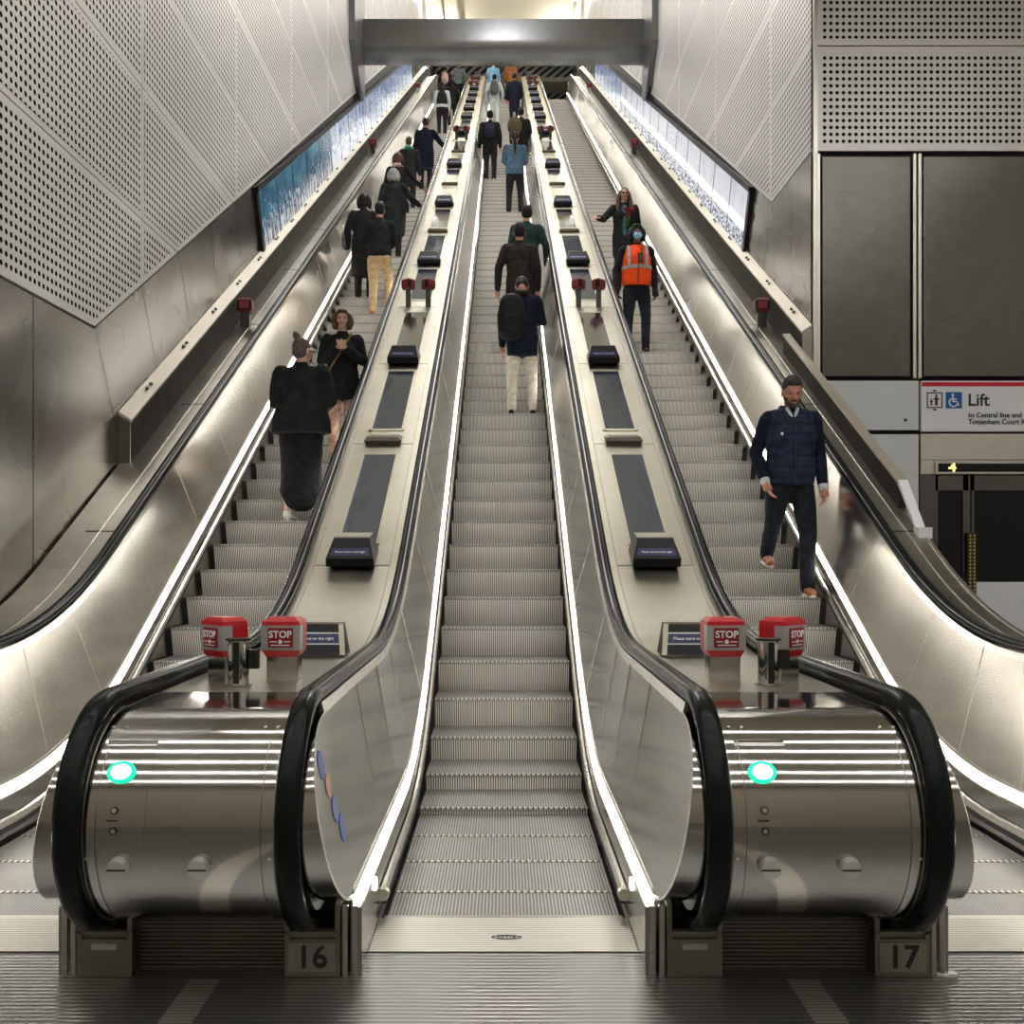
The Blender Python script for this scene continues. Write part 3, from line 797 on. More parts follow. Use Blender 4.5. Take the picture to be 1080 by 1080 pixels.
    for x in (-.285, -.24, .24, .285):
        for an in (118,): disc(b, x, an, .006, .003, seg=10)
    for x in (-.30, .30): disc(b, x, 190, .006, .003, seg=10)
    b.build('drum_screw', 'bright_edge', drum)
    # plinth: two housings swallowing the handrails and a recessed kick plate
    b = MB(); b.box((cx-.30, 3.66, 0), (cx+.30, 3.9, .255)); b.build('kick_plate', 'plinth_ribs', root)
    for s in (-1, 1):
        xa, xb = cx+s*.275, cx+s*.475
        b = MB()
        b.box((xa, 3.585, 0), (xb, 3.9, .135), bev=.004)
        b.box((xa, 3.585, .13), (xa+s*.018, 3.9, .262)); b.box((xb-s*.018, 3.585, .13), (xb, 3.9, .262))
        b.box((xa, 3.60, .13), (xb, 3.62, .165)); b.box((xa, 3.585, .155), (xb, 3.6, .163))
        hs = b.build('handrail_housing', 'plinth_steel', root)
        b = MB(); b.box((xa+s*.018, 3.70, .13), (xb-s*.018, 3.9, .25)); b.build('housing_opening', 'joint_dark', hs)
        if s == num_side:
            b = MB(); c = (xa+xb)/2; b.box((c-.085, 3.578, .018), (c+.085, 3.586, .125), bev=.003); pn = b.build('number_plate', 'channel_steel', hs)
            w = wsum(pn)
            text(number, .115, 'black_text', T(c-w.x, 3.576-w.y, .071-w.z) @ FRONT, pn, bold=.002)
        else:
            b = MB(); c = (xa+xb)/2; b.box((c-.045, 3.581, .098), (c+.045, 3.586, .120)); b.build('asset_tag', 'stop_grey', hs)
        # upright tubes by the skirt end
        b = MB()
        for dx in (.49, .525): b.cyl((cx+s*dx, 3.60, 0), (cx+s*dx, 3.60, .255), .014, seg=12)
        b.build('corner_tube', 'post_steel', root)
    return root
def wsum(o):
    w = Vector((0, 0, 0))
    while o: w += o.location; o = o.parent
    return w
m, nt, b_ = newmat('deck_blue_reflection'); b_.inputs['Base Color'].default_value = (.22, .27, .36, 1); b_.inputs['Metallic'].default_value = .9  # mirrored steel; its bluish upward reflection is put into the base colour
o_ = texco(nt); nn = noise(nt, o_, 2.2, 2, sc3=(3, 1, 1)); L(nt, remap(nt, nn, .3, .7, .03, .14), b_.inputs['Roughness']); bump(nt, b_, nn, .1, .02)
m, nt, b_ = newmat('deck_mirror'); b_.inputs['Base Color'].default_value = (.50, .54, .55, 1); b_.inputs['Metallic'].default_value = 1
o_ = texco(nt); nn = noise(nt, o_, 2.2, 2, sc3=(3, 1, 1)); b_.inputs['Roughness'].default_value = .12; bump(nt, b_, nn, .1, .02)
iL = island(-1.065, -1, 'steel newel numbered 16 with round drum front and sloping cream deck', '16', 1)
iR = island(1.065, 1, 'steel newel numbered 17 with round drum front and sloping cream deck', '17', 1)
# oval safety decals on the inner face of newel 16
D = MB(); Dp = MB()
def decal(mb, y, z, ry, rz):
    R = []
    xx = lambda q: -(.545+(q-.31)*.1719)+.0022
    n = mb.add([(xx(z+rz*math.sin(t)), y+ry*math.cos(t), z+rz*math.sin(t)) for t in [2*math.pi*i/20 for i in range(20)]]); mb.face(range(n, n+20))
for q in ((3.42, .80, .045, .050), (3.53, .62, .05, .045), (3.60, .535, .05, .05)): D = MB(); decal(D, *q); D.build('safety_decal', 'blue_decal', iL)
decal(Dp, 3.48, .715, .042, .042); Dp.build('warning_decal', 'pink_decal', iL)

# outer side decks
for sd, nm, ya, lab in ((-1, 'side_deck', 3.62, 'cream sloping side deck running under the blue advert screens'), (1, 'side_deck', 3.62, 'cream sloping side deck running down past the lift wall')):
    root = tag(empty(nm, (sd*3.0, 4, 1)), lab, 'escalator deck')
    d_ = MB(); d_.sweep(stations(ya if sd < 0 else 10.53, 43.6), [(2.855, .90), (3.26, .90), (3.26, .965), (2.855, .965)], 0, sd)
    if sd > 0: d_.sweep(stations(ya, 10.53), [(2.855, .90), (3.12, .90), (3.12, .965), (2.855, .965)], 0, sd)
    d_.build('deck_top', 'channel_steel', root)
    MB().sweep(stations(ya, 43.6), [(3.000, .966), (3.008, .966), (3.008, .972), (3.000, .972)], 0, sd).build('deck_channel', 'bright_edge', root)
    b = MB()
    for k in range(18):
        y = 5.2+2.2*k; b.hexa([(sd*2.87, y, P(y)+.965), (sd*3.11, y, P(y)+.965), (sd*3.11, y+.012, P(y+.012)+.965), (sd*2.87, y+.012, P(y+.012)+.965), (sd*2.87, y, P(y)+.968), (sd*3.11, y, P(y)+.968), (sd*3.11, y+.012, P(y+.012)+.968), (sd*2.87, y+.012, P(y+.012)+.968)])
    b.build('deck_seam', 'joint_dark', root)
    if sd > 0:
        MB().sweep(stations(ya, 10.5), [(3.105, -1.2), (3.13, -1.2), (3.13, .975), (3.105, .975)], 0, sd).build('outer_cladding', 'pale_steel', root)
        # low parapet that ends the ledge, with a slanted end piece
        b = MB(); ys = stations(7.72, 10.9)
        b.sweep(ys, [(3.07, .90), (3.135, .90), (3.135, 1.16), (3.07, 1.16)], 0, sd); b.build('parapet', 'dark_face_steel', root)
        b = MB(); b.sweep(ys, [(3.065, 1.155), (3.14, 1.165), (3.14, 1.185), (3.062, 1.18)], 0, sd); b.build('parapet_cap', 'ledge_steel', root)
        b = MB(); y = 7.72; z = P(y)
        b.hexa([(3.068, y-.38, P(y-.38)+.966), (3.14, y-.38, P(y-.38)+.966), (3.14, y, z+1.19), (3.068, y, z+1.19),
                (3.068, y-.34, P(y-.34)+.966), (3.14, y-.34, P(y-.34)+.966), (3.14, y+.03, z+1.17), (3.068, y+.03, z+1.17)])
        b.box((3.06, y-.40, P(y-.4)+.96), (3.16, y-.30, P(y-.3)+.985)); b.build('parapet_end', 'sign_white', root)

# ================================================================== SIGNS AND STOP BUTTONS
def deck_M(x, y, h=.967):
    sl = math.atan2(P(y+.05)-P(y-.05), .1)
    return T(x, y, P(y)+h), sl
def sign_box(flip=False):
    """wedge-shaped notice box, origin at its foot"""
    r = empty('deck_sign'); b = MB()
    w0, w1 = .165, .125
    a = [(-w0, -.06, 0), (w0, -.06, 0), (w0, .20, .10), (-w0, .20, .10)]
    c = [(-w1, .02, .20), (w1, .02, .20), (w1, .20, .235), (-w1, .20, .235)]
    m1 = [(-w0, -.08, .055), (w0, -.08, .055), (w0, .20, .12), (-w0, .20, .12)]
    b.loft([a, m1, c]); bod = b.build('sign_body', 'sign_black', r)
    b = MB(); b.hexa([(-w1, .018, .2), (w1, .018, .2), (w1, .20, .235), (-w1, .20, .235), (-w1, .018, .206), (w1, .018, .206), (w1, .20, .241), (-w1, .20, .241)]); b.build('sign_top', 'sign_cream', r)
    b = MB()
    f = lambda x, t, o: (x, -.08+.10*t-o, .055+.145*t)
    b.loft([[f(-.135, .15, .004), f(.135, .15, .004), f(.125, .50, .004), f(-.125, .50, .004)], [f(-.135, .15, -.01), f(.135, .15, -.01), f(.125, .50, -.01), f(-.125, .50, -.01)]]); b.build('sign_strip', 'sign_blue', r)
    ang = math.atan2(.145, .10)
    text('Please stand on the right', .021, 'white_text', T(0, -.08+.10*.325-.0055, .055+.145*.325) @ Matrix.Rotation(ang, 4, 'X'), r, ext=.0003)
    return r
def flat_sign():
    r = empty('deck_sign'); b = MB()
    b.loft([[(-.15, -.03, 0), (.15, -.03, 0), (.15, .10, .06), (-.15, .10, .06)], [(-.165, -.05, .03), (.165, -.05, .03), (.165, .10, .085), (-.165, .10, .085)], [(-.135, -.035, .065), (.135, -.035, .065), (.135, .10, .10), (-.135, .10, .10)]])
    b.build('sign_body', 'sign_brown', r); return r
plain('sign_brown', (.10, .085, .06), .35, .5)
sb0, fs0 = sign_box(), flat_sign(); used = set()
def stop_head(r, M_, seg=True, dull=False):
    red, face = ('stop_dull', 'stop_dark_red') if dull else ('stop_red', 'stop_dark_red')
    def q(pts): return [M_ @ Vector(p) for p in pts]
    b = MB()
    w, d, h = .085, .065, .165
    def sect(z, k, dd=0): return q([(-w*k, -d*k-dd, z), (w*k, -d*k-dd, z), (w*k, d*k, z), (-w*k, d*k, z)])
    b.loft([sect(0, .80), sect(.03, .98)], 0); b.loft([sect(.135, 1.0), sect(.155, .96), sect(.172, .70)], 0)
    b.loft([q([(-w*.98, -d*.2, .03), (w*.98, -d*.2, .03), (w*.98, d*.98, .03), (-w*.98, d*.98, .03)]), q([(-w, -d*.2, .135), (w, -d*.2, .135), (w, d, .135), (-w, d, .135)])], 0)
    b.build('stop_head', red, r)
    b = MB(); b.loft([q([(-w*1.0, -d*1.02, .03), (w*1.0, -d*1.02, .03), (w*.99, -d*.2, .03), (-w*.99, -d*.2, .03)]), q([(-w*1.02, -d*1.04, .138), (w*1.02, -d*1.04, .138), (w*1.01, -d*.2, .138), (-w*1.01, -d*.2, .138)])]); b.build('stop_surround', 'stop_grey' if not dull else 'sign_black', r)
    b = MB(); b.box((-.055, -d*1.04-.006, .042), (.055, -d*1.02, .128), M=M_, bev=.003); b.build('stop_plate', face, r)
    if not dull:
        loc = M_
        text('STOP', .042, 'white_text', loc @ T(0, -d*1.04-.0075, .099) @ FRONT, r, bold=.001)
        b = MB(); b.cyl(M_ @ Vector((0, -d*1.04-.008, .068)), M_ @ Vector((0, -d*1.04-.0, .068)), .009, seg=12)
        b.box((-.045, -d*1.04-.008, .066), (-.016, -d*1.04, .070), M=M_); b.box((.016, -d*1.04-.008, .066), (.045, -d*1.04, .070), M=M_); b.box((-.040, -d*1.04-.008, .051), (.040, -d*1.04, .055), M=M_)
        b.build('stop_marking', 'white_text', r)
plain('stop_dull', (.20, .035, .035), .4)
plain('post_brown', (.05, .045, .04), .35, .6)
side_w = {-1: 'newel 16', 1: 'newel 17'}
for sd in (-1, 1):
    cx = sd*1.065; nm = side_w[sd]; isg = ist = 0
    for k, yy in enumerate([6.97+1.815*j for j in range(20)]):
        if yy > 43: break
        if k % 7 == 3 or (k == 10) or k == 16:
            for s in (-1, 1):
                r = empty('stop_button'); LOC = (cx+s*.125, yy+.02, P(yy)+.967); b = MB(); b.box((-.032, -.025, -.02), (.032, .025, .27), bev=.005); b.build('post', 'post_brown', r)
                stop_head(r, T(0, 0, .22) @ Matrix.Rotation(s*.75, 4, 'Z') @ Matrix.Diagonal((.8, .8, .8, 1)), dull=True); r.location = LOC
                tag(r, 'small dark stop button on the sloping deck of %s, %s pair up, %s side' % (nm, ORD[ist], 'outer' if s == sd else 'inner'), 'stop button', 'stop buttons along the decks')
            ist += 1
            if k == 10 or k == 16: 
                pass
            else: continue
        flat = k in (1, 5, 7, 9, 11)
        src = fs0 if flat else sb0
        loc = (cx, yy-.02 if not flat else yy+.02, P(yy)+.962)
        if k == 10: loc = (cx, yy+.9, P(yy+.9)+.962)
        if src in used: r = copy_tree(src, loc)
        else: r = src; r.location = loc; used.add(src)
        isg += 1
        tag(r, ('flat brown notice bar' if flat else 'black wedge notice box') + ', %s sign up the deck of %s' % (ORD[isg-1], nm), 'sign', 'notice boxes on the decks')
    # on the newel: two stop buttons, chrome post, wide sign
    for x, rot, lab in ((.97, .03, 'facing the concourse'), (1.235, .75, 'turned towards the outer escalator')):
        r = empty('stop_button'); b = MB(); b.box((-.07, -.04, -.005), (.07, .04, .12), bev=.004, M=Matrix.Rotation(sd*rot, 4, 'Z')); b.build('post', 'post_steel', r)
        stop_head(r, T(0, 0, .105) @ Matrix.Rotation(sd*rot, 4, 'Z')); r.location = (sd*x, 4.40, .967)
        tag(r, 'red and grey STOP button on %s, %s' % (nm, lab), 'stop button', 'STOP buttons on the newels')
    r = empty('sensor_post'); b = MB(); b.cyl((0, 0, 0), (0, 0, .19), .044, seg=32); b.build('post', 'chrome', r, smooth=True)
    b = MB(); b.cyl((0, 0, .19), (0, 0, .198), .054, seg=32); b.build('post_cap', 'black_plastic', r, smooth=True)
    b = MB(); b.box((.046, -.02, .07), (.085, .02, .15)); b.build('sensor_box', 'black_plastic', r)
    b = MB(); b.box((-.012, -.0455, .01), (.014, -.04, .185)); b.build('sensor_window', 'black_plastic', r)
    b = MB(); b.cyl((0, 0, 0), (0, 0, .006), .058, seg=32); b.build('base_flange', 'post_steel', r)
    r.location = (sd*1.125, 4.22, .967)
    tag(r, 'short chrome sensor post with a black cap on top of %s' % nm, 'post', 'chrome posts on the newels')
    # wide sign behind
    r = empty('newel_sign'); b = MB()
    b.loft([[(-.185, -.05, 0), (.185, -.05, 0), (.185, .12, 0), (-.185, .12, 0)], [(-.16, .03, .165), (.16, .03, .165), (.16, .10, .165), (-.16, .10, .165)]]); b.build('sign_body', 'sign_black', r)
    b = MB(); f = lambda x, t, o: (x, -.05+.08*t-o, .165*t)
    for x0 in (-1, 1): b.loft([[f(x0*.172+.013*e, .0, .006) for e in (-1, 1)]+[f(x0*.172+.013*e, .0, -.01) for e in (1, -1)], [f(x0*.150+.013*e, 1, .006) for e in (-1, 1)]+[f(x0*.150+.013*e, 1, -.01) for e in (1, -1)]])
    b.box((-.165, .022, .158), (.165, .032, .168)); b.build('sign_frame', 'sign_cream', r)
    b = MB(); b.loft([[f(-.150, .36, .003), f(.150, .36, .003), f(.142, .66, .003), f(-.142, .66, .003)], [f(-.150, .36, -.01), f(.150, .36, -.01), f(.142, .66, -.01), f(-.142, .66, -.01)]]); b.build('sign_strip', 'sign_blue', r)
    b = MB(); b.loft([[f(-.157, .32, .0015), f(.157, .32, .0015), f(.148, .70, .0015), f(-.148, .70, .0015)], [f(-.157, .32, -.01), f(.157, .32, -.01), f(.148, .70, -.01), f(-.148, .70, -.01)]]); b.build('strip_border', 'stop_grey', r)
    text('Please stand on the right', .0235, 'white_text', T(0, -.05+.08*.51-.004, .165*.51) @ Matrix.Rotation(math.atan2(.165, .08), 4, 'X'), r, ext=.0004)
    r.location = (sd*1.03, 5.35, .98)
    tag(r, 'wide black sign with a blue strip standing behind the STOP buttons of %s' % nm, 'sign', 'wide signs on the newels')
    # stop buttons on the side decks
    for k, y in enumerate((11.75, 23.2, 35.4)):
        r = empty('stop_button'); b = MB(); b.box((-.055, -.04, -.03), (.055, .04, .17), bev=.006); b.build('post', 'post_brown' if k < 2 else 'stop_grey', r)
        stop_head(r, T(0, 0, .15), dull=True)
        r.location = (sd*3.05, y, P(y)+.967)
        tag(r, 'dark red stop button below the %s, %s from the bottom' % ('blue advert screens' if sd < 0 else 'pale advert screens', ORD[k]), 'stop button', 'stop buttons on the side decks')
b = MB(); random.seed(3)
n = b.add([(2.06+.045*math.cos(t)*random.uniform(.6, 1), 3.60+.03*math.sin(t)*random.uniform(.6, 1), .0) for t in [i*.7 for i in range(9)]]); R0 = b.v[n:n+9]
m_ = b.add([(x, y, .008+.004*(i % 2)) for i, (x, y, z) in enumerate(R0)]); b.face(range(m_, m_+9)); 
for i in range(9): b.face((n+i, n+(i+1) % 9, m_+(i+1) % 9, m_+i))
b.v = [(x-.45, y, z) for x, y, z in b.v]
tag(b.build('paper_scrap', 'paper'), 'small torn white paper scrap on the floor beside newel 17', 'litter')
# ================================================================== PEOPLE
def V(*a): return Vector(a)
class Blob:
    """closed tapered tubes and ovals that are fused into one continuous skin"""
    def __init__(s): s.mb = MB()
    def tube(s, pts, seg=14, flat=False):
        """pts: (point, radius) or (point, rx, ry) with an oval section"""
        P_ = [V(*p[0]) for p in pts]; R = [(p[1], p[1] if len(p) < 3 else p[2]) for p in pts]
        rings = []
        n = len(P_)
        def ring(c, t, rx, ry):
            ref = V(1, 0, 0) if abs(t.x) < .8 else V(0, 1, 0)
            w = t.cross(ref).normalized(); u = w.cross(t).normalized()
            return [c+u*rx*math.cos(a)+w*ry*math.sin(a) for a in [2*math.pi*i/seg for i in range(seg)]]
        tan = []
        for i in range(n):
            a = P_[max(0, i-1)]; c = P_[min(n-1, i+1)]; tan.append((c-a).normalized())
        r0 = min(R[0])*(.12 if flat else 1); rn = min(R[-1])
        for k in (.25, .7): 
            rings.append(ring(P_[0]-tan[0]*r0*math.sqrt(1-k*k), tan[0], R[0][0]*k, R[0][1]*k))
        for i in range(n): rings.append(ring(P_[i], tan[i], *R[i]))
        for k in (.7, .25): rings.append(ring(P_[-1]+tan[-1]*rn*math.sqrt(1-k*k), tan[-1], R[-1][0]*k, R[-1][1]*k))
        s.mb.loft(rings); return s
    def oval(s, c, r, rot=None, seg=16):
        c = V(*c); rings = []
        for j in range(1, 10):
            ph = math.pi*j/10; z = -math.cos(ph); k = math.sin(ph)
            q = []
            for i in range(seg):
                a = 2*math.pi*i/seg; p = V(r[0]*k*math.cos(a), r[1]*k*math.sin(a), r[2]*z)
                q.append(c+(rot @ p if rot else p))
            rings.append(q)
        s.mb.loft(rings); return s
    def build(s, name, mat, parent, voxel=.012, smooth=3, cutz=None):
        o = s.mb.build(name, mat)
        rm = o.modifiers.new('r', 'REMESH'); rm.mode = 'VOXEL'; rm.voxel_size = voxel
        if smooth:
            sm = o.modifiers.new('s', 'SMOOTH'); sm.iterations = smooth; sm.factor = .6
        dg = bpy.context.evaluated_depsgraph_get()
        me = bpy.data.meshes.new_from_object(o.evaluated_get(dg)); me.name = name
        old = o.data; o.modifiers.clear(); o.data = me; bpy.data.meshes.remove(old)
        me.polygons.foreach_set('use_smooth', [True]*len(me.polygons))
        o.parent = parent
        return o
def hand(bl, w, d, lat, nrm, k=1., curl=.5):
    """palm, four bent fingers of different length and a thumb; d = forearm direction, lat = towards the thumb"""
    d = V(*d).normalized(); lat = V(*lat).normalized(); nrm = V(*nrm).normalized(); w = V(*w)
    bl.tube([(w-d*.02*k, .026*k, .022*k), (w+d*.03*k, .034*k, .020*k), (w+d*.075*k, .038*k, .016*k)], 12)
    bl.tube([(w+d*.075*k+lat*.026*k, .014*k), (w+d*.075*k-lat*.026*k, .013*k)], 8)
    for i, ln in enumerate((.070, .078, .072, .056)):
        b = w+d*.088*k+lat*(.029-.0195*i)*k
        a1 = curl*.7; a2 = curl*1.6
        p1 = b+(d*math.cos(a1)+nrm*math.sin(a1))*ln*.5*k
        p2 = p1+(d*math.cos(a2)+nrm*math.sin(a2))*ln*.5*k
        bl.tube([(b-d*.02*k, .0092*k), (p1, .0085*k), (p2, .0072*k)], 8)
    b = w+d*.02*k+lat*.028*k; p1 = b+(d*.6+lat*.75+nrm*.2).normalized()*.040*k; p2 = p1+(d*.9+lat*.25+nrm*.35).normalized()*.030*k
    bl.tube([(b, .014*k), (p1, .011*k), (p2, .0088*k)], 8)

ALL = []
def person(label, X, Y, yaw=0., H=1.72, top='black_cloth', bottom='black_cloth', hem=.78, skin_='skin_warm', hair='hair_dark', hairstyle='short',
           shoes='shoe_dark', arms='down', legs='stand', skirt=None, build_=1., near=False, group=None, sleeve=1., lean=0., head_yaw=0., head_pitch=0., loose=0.,
           collar=False, feet=None, bald=False, hood=None, elevate=None, hat=None):
    k = H/1.75; g = build_
    yk = max([n for n in NOSE if n <= Y] or [4.2]); z0 = P(yk)+.002
    root = empty('person'); LOCAL.add(root.name); vx = .0085 if near else .013
    # joints in metres for a 1.75 m figure, facing +Y, origin between the feet
    rise, run = .22/k, .381/k
    hip = V(0, .0, .93); fl, fr = V(-.095, .02, .0), V(.095, .02, .0); kl, kr = V(-.10, .045, .50), V(.10, .045, .50)
    if legs == 'up':      # climbing: right foot on the next step
        fr = V(.095, run, rise); kr = V(.11, .30, .66); fl = V(-.095, -.02, 0); kl = V(-.09, .02, .49); hip.y = .03
    if legs == 'down':    # walking down facing +Y: left leg carries, right foot trails on the step above, heel lifted
        fl = V(-.10, .14, .0); kl = V(-.10, .14, .49); fr = V(.14, -run+.14, rise+.05); kr = V(.16, .12, .60); hip = V(.0, -.02, .925)
    if legs == 'apart': fl = V(-.13, .0, 0); fr = V(.13, .04, 0); kl = V(-.12, .05, .5); kr = V(.12, .08, .5)
    chest = V(0, hip.y+.03+lean*.5, 1.28); neck = V(0, hip.y+.01+lean*.8, 1.47)
    sh = [V(-.165*g, neck.y-.0, 1.41), V(.165*g, neck.y-.0, 1.41)]
    el = [V(-.222*g, neck.y-.045, 1.13), V(.222*g, neck.y-.045, 1.13)]
    wr = [V(-.228*g, neck.y+.05, .885), V(.228*g, neck.y+.05, .885)]
    def hdir(i): return (wr[i]-el[i]).normalized()
    lat = [V(0, 1, 0), V(0, 1, 0)]; nrm = [V(1, 0, 0), V(-1, 0, 0)]; curl = .5
    fwd = lambda x, y, z: V(x, neck.y+y, z)
    for i, a in enumerate(arms.split('/') if '/' in arms else (arms, arms)):
        s = -1 if i == 0 else 1
        if a == 'front': el[i] = fwd(s*.215*g, .03, 1.14); wr[i] = fwd(s*.10, .24, 1.12); lat[i] = V(0, .2, 1); nrm[i] = V(-s, 0, 0)
        if a == 'chest': el[i] = fwd(s*.225*g, .05, 1.16); wr[i] = fwd(s*.06, .24, 1.26); lat[i] = V(0, 0, 1); nrm[i] = V(0, -1, 0)
        if a == 'rail': el[i] = fwd(s*.33*g, .10, 1.20); wr[i] = fwd(s*.47, .30, 1.16); lat[i] = V(-s, .2, 0); nrm[i] = V(0, 0, -1)
        if a == 'out': el[i] = fwd(s*.26*g, -.03, 1.14); wr[i] = fwd(s*.27*g, .09, .90)
        if a == 'pocket': el[i] = fwd(s*.245*g, -.08, 1.15); wr[i] = fwd(s*.205*g, .05, .93)
        if a == 'back': el[i] = fwd(s*.27*g, -.12, 1.15); wr[i] = fwd(s*.26*g, -.05, .90)
        if a == 'phone': el[i] = fwd(s*.24*g, .04, 1.15); wr[i] = fwd(s*.12, .26, 1.22); lat[i] = V(0, .2, 1); nrm[i] = V(-s, 0, 0)
    hc = V(0, neck.y+.025, 1.635); Rh = Matrix.Rotation(head_yaw, 3, 'Z') @ Matrix.Rotation(head_pitch, 3, 'X')
    hb = V(0, neck.y+.005, 1.54)
    def hd(x, y, z): return hb+Rh @ V(x, y+.02, z+.095)
    # ---- body
    b = Blob()
    b.tube([((0, hip.y, .86), .13*g, .10), (hip+V(0, 0, .03), .155*g, .115), (V(0, hip.y+.01, 1.08), .125*g, .10), (chest, .155*g, .11), (V(0, neck.y-.005, 1.37), .12*g, .08)], 18)
    b.tube([(sh[0]-V(0, 0, .04), .045), (sh[1]-V(0, 0, .04), .045)])
    b.tube([(neck-V(0, 0, .07), .065), (neck, .056), (hb+V(0, .0, .03), .052)])
    for i in (0, 1):
        b.tube([(sh[i], .055), ((sh[i]+el[i])/2, .048), (el[i], .040), ((el[i]+wr[i])/2, .037), (wr[i], .026)])
        hand(b, wr[i]+hdir(i)*.02, hdir(i), lat[i], nrm[i], 1.06 if near else 1.1, curl)
    for s, kn, ft in ((-1, kl, fl), (1, kr, fr)):
        an = ft+V(0, -.02, .09)
        b.tube([((s*.085, hip.y, .88), .088), ((V(s*.09, hip.y, .9)+kn)/2+V(0, .0, 0), .078), (kn, .056), (kn*.6+an*.4+V(0, -.012, 0), .054), (an, .036)])
        b.tube([(an+V(0, -.01, -.04), .034), (ft+V(0, .07, .035), .034, .026), (ft+V(0, .13, .025), .03, .018)])
    b.oval(hd(0, -.01, .018), (.074, .094, .098), Rh); b.tube([(hd(0, .045, -.03), .052, .050), (hd(0, .052, -.082), .030, .026)])
    b.tube([(hd(0, .086, .010), .008), (hd(0, .106, -.028), .0125)], 8); b.oval(hd(0, .080, .018), (.055, .014, .010), Rh)
    b.oval(hd(0, .082, -.060), (.024, .014, .011), Rh)
    for s in (-1, 1):
        b.oval(hd(s*.077, -.008, -.012), (.010, .020, .032), Rh); b.oval(hd(s*.044, .066, -.022), (.020, .016, .018), Rh)
    body = b.build('body', skin_, root, vx*.85, 2)
    # ---- face
    e = MB(); ew = MB()
    for s in (-1, 1):
        c = hd(s*.031, .0775, .004)
        ew2 = Blob(); ew2.oval(c, (.0125, .007, .0052), Rh); n = ew.add(ew2.mb.v); [ew.face([n+i for i in f]) for f in ew2.mb.f]
        e2 = Blob(); e2.oval(c+Rh @ V(0, .005, 0), (.006, .0055, .0058), Rh); n = e.add(e2.mb.v); [e.face([n+i for i in f]) for f in e2.mb.f]
    if near:
        o = ew.build('eye_white', 'eye_dull', root, smooth=True); e.build('iris', 'black_text', root, smooth=True)
        mo = Blob(); mo.tube([(hd(-.022, .088, -.052), .0045), (hd(0, .094, -.054), .0055), (hd(.022, .088, -.052), .0045)], 8); mo.build('mouth', 'lip', root, .004, 1)
        br = Blob()
        for s in (-1, 1): br.tube([(hd(s*.016, .091, .022), .0045), (hd(s*.048, .078, .024), .004)], 8)
        br.build('eyebrows', hair, root, .004, 1)
    # ---- hair
    h = Blob()
    if hairstyle in ('short', 'crop'):
        t = .011 if hairstyle == 'crop' else .018
        h.oval(hd(0, -.024, .034), (.074+t*.6, .090+t*.5, .088+t), Rh); h.oval(hd(0, -.045, -.01), (.070+t*.4, .060+t*.5, .075), Rh)
        h.oval(hd(0, .035, .088), (.058, .046, .026+t*.6), Rh)
    elif hairstyle == 'bob':
        h.oval(hd(0, -.028, .03), (.098, .098, .108), Rh)
        h.tube([(hd(-.075, -.01, .05), .040), (hd(-.094, -.0, -.02), .040), (hd(-.085, .015, -.085), .030)]); h.tube([(hd(.075, -.01, .05), .040), (hd(.094, -.0, -.02), .040), (hd(.085, .015, -.085), .030)])
        h.oval(hd(0, -.055, -.04), (.095, .06, .085), Rh); h.oval(hd(0, .045, .095), (.062, .045, .026), Rh)
    elif hairstyle == 'long':
        h.oval(hd(0, -.024, .035), (.090, .096, .100), Rh)
        for s in (-1, 1): h.tube([(hd(s*.070, .0, .04), .032), (hd(s*.098, .0, -.06), .036), (hd(s*.110, .02, -.17), .038), (hd(s*.115, .05, -.26), .028)])
        h.tube([(hd(0, -.06, .0), .085, .05), (hd(0, -.075, -.14), .10, .045), (hd(0, -.07, -.26), .09, .03)])
    elif hairstyle == 'ponytail':
        h.oval(hd(0, -.020, .030), (.082, .096, .098), Rh); h.oval(hd(0, -.10, .055), (.035, .03, .035), Rh)
        h.tube([(hd(0, -.10, .05), .026), (hd(0, -.135, -.03), .036), (hd(0, -.13, -.20), .034), (hd(.0, -.12, -.40), .020)])
    elif hairstyle == 'bun':
        h.oval(hd(0, -.024, .028), (.084, .096, .094), Rh); h.oval(hd(0, -.05, -.02), (.076, .062, .075), Rh)
        h.tube([(hd(-.02, -.035, .105), .026), (hd(-.040, -.045, .135), .036), (hd(-.052, -.05, .155), .030)])
    if hairstyle != 'none': h.build('hair', hair, root, .008 if near else .011, 2)
    # ---- clothes
    lo = loose
    c = Blob(); hz = hem
    rr = [((0, hip.y-.0, hz), .165*g+lo*1.2+.0, .125+lo), ((0, hip.y, max(hz+.06, .95)), .172*g+lo, .130+lo*.8), ((0, hip.y+.01, 1.10), .155*g+lo*.7, .120+lo*.5), (chest, .178*g+lo*.3, .130), ((0, neck.y-.005, 1.38), .165*g, .105), ((0, neck.y, 1.44), .110, .085), ((0, neck.y, 1.475), .075, .068)]
    c.tube(rr, 20, True); c.tube([(sh[0]+V(.010, 0, -.008), .066), (V(0, neck.y, 1.425), .072), (sh[1]+V(-.010, 0, -.008), .066)])
    for i in (0, 1):
        e_ = wr[i] if sleeve >= 1 else el[i].lerp(wr[i], max(0, sleeve*2-1)) if sleeve > .5 else sh[i].lerp(el[i], sleeve*2)
        c.tube([(sh[i], .072+lo*.2), ((sh[i]+el[i])/2, .064+lo*.3), (el[i], .056+lo*.3), ((el[i]+e_)/2, .052+lo*.3), (e_, .042+lo*.3)])
    if collar: c.tube([(neck+V(-.055, .03, -.01), .024), (neck+V(-.05, -.045, .03), .026), (neck+V(.05, -.045, .03), .026), (neck+V(.055, .03, -.01), .024)])
    topo = c.build('coat' if hem < .82 else 'top', top, root, vx, 3)
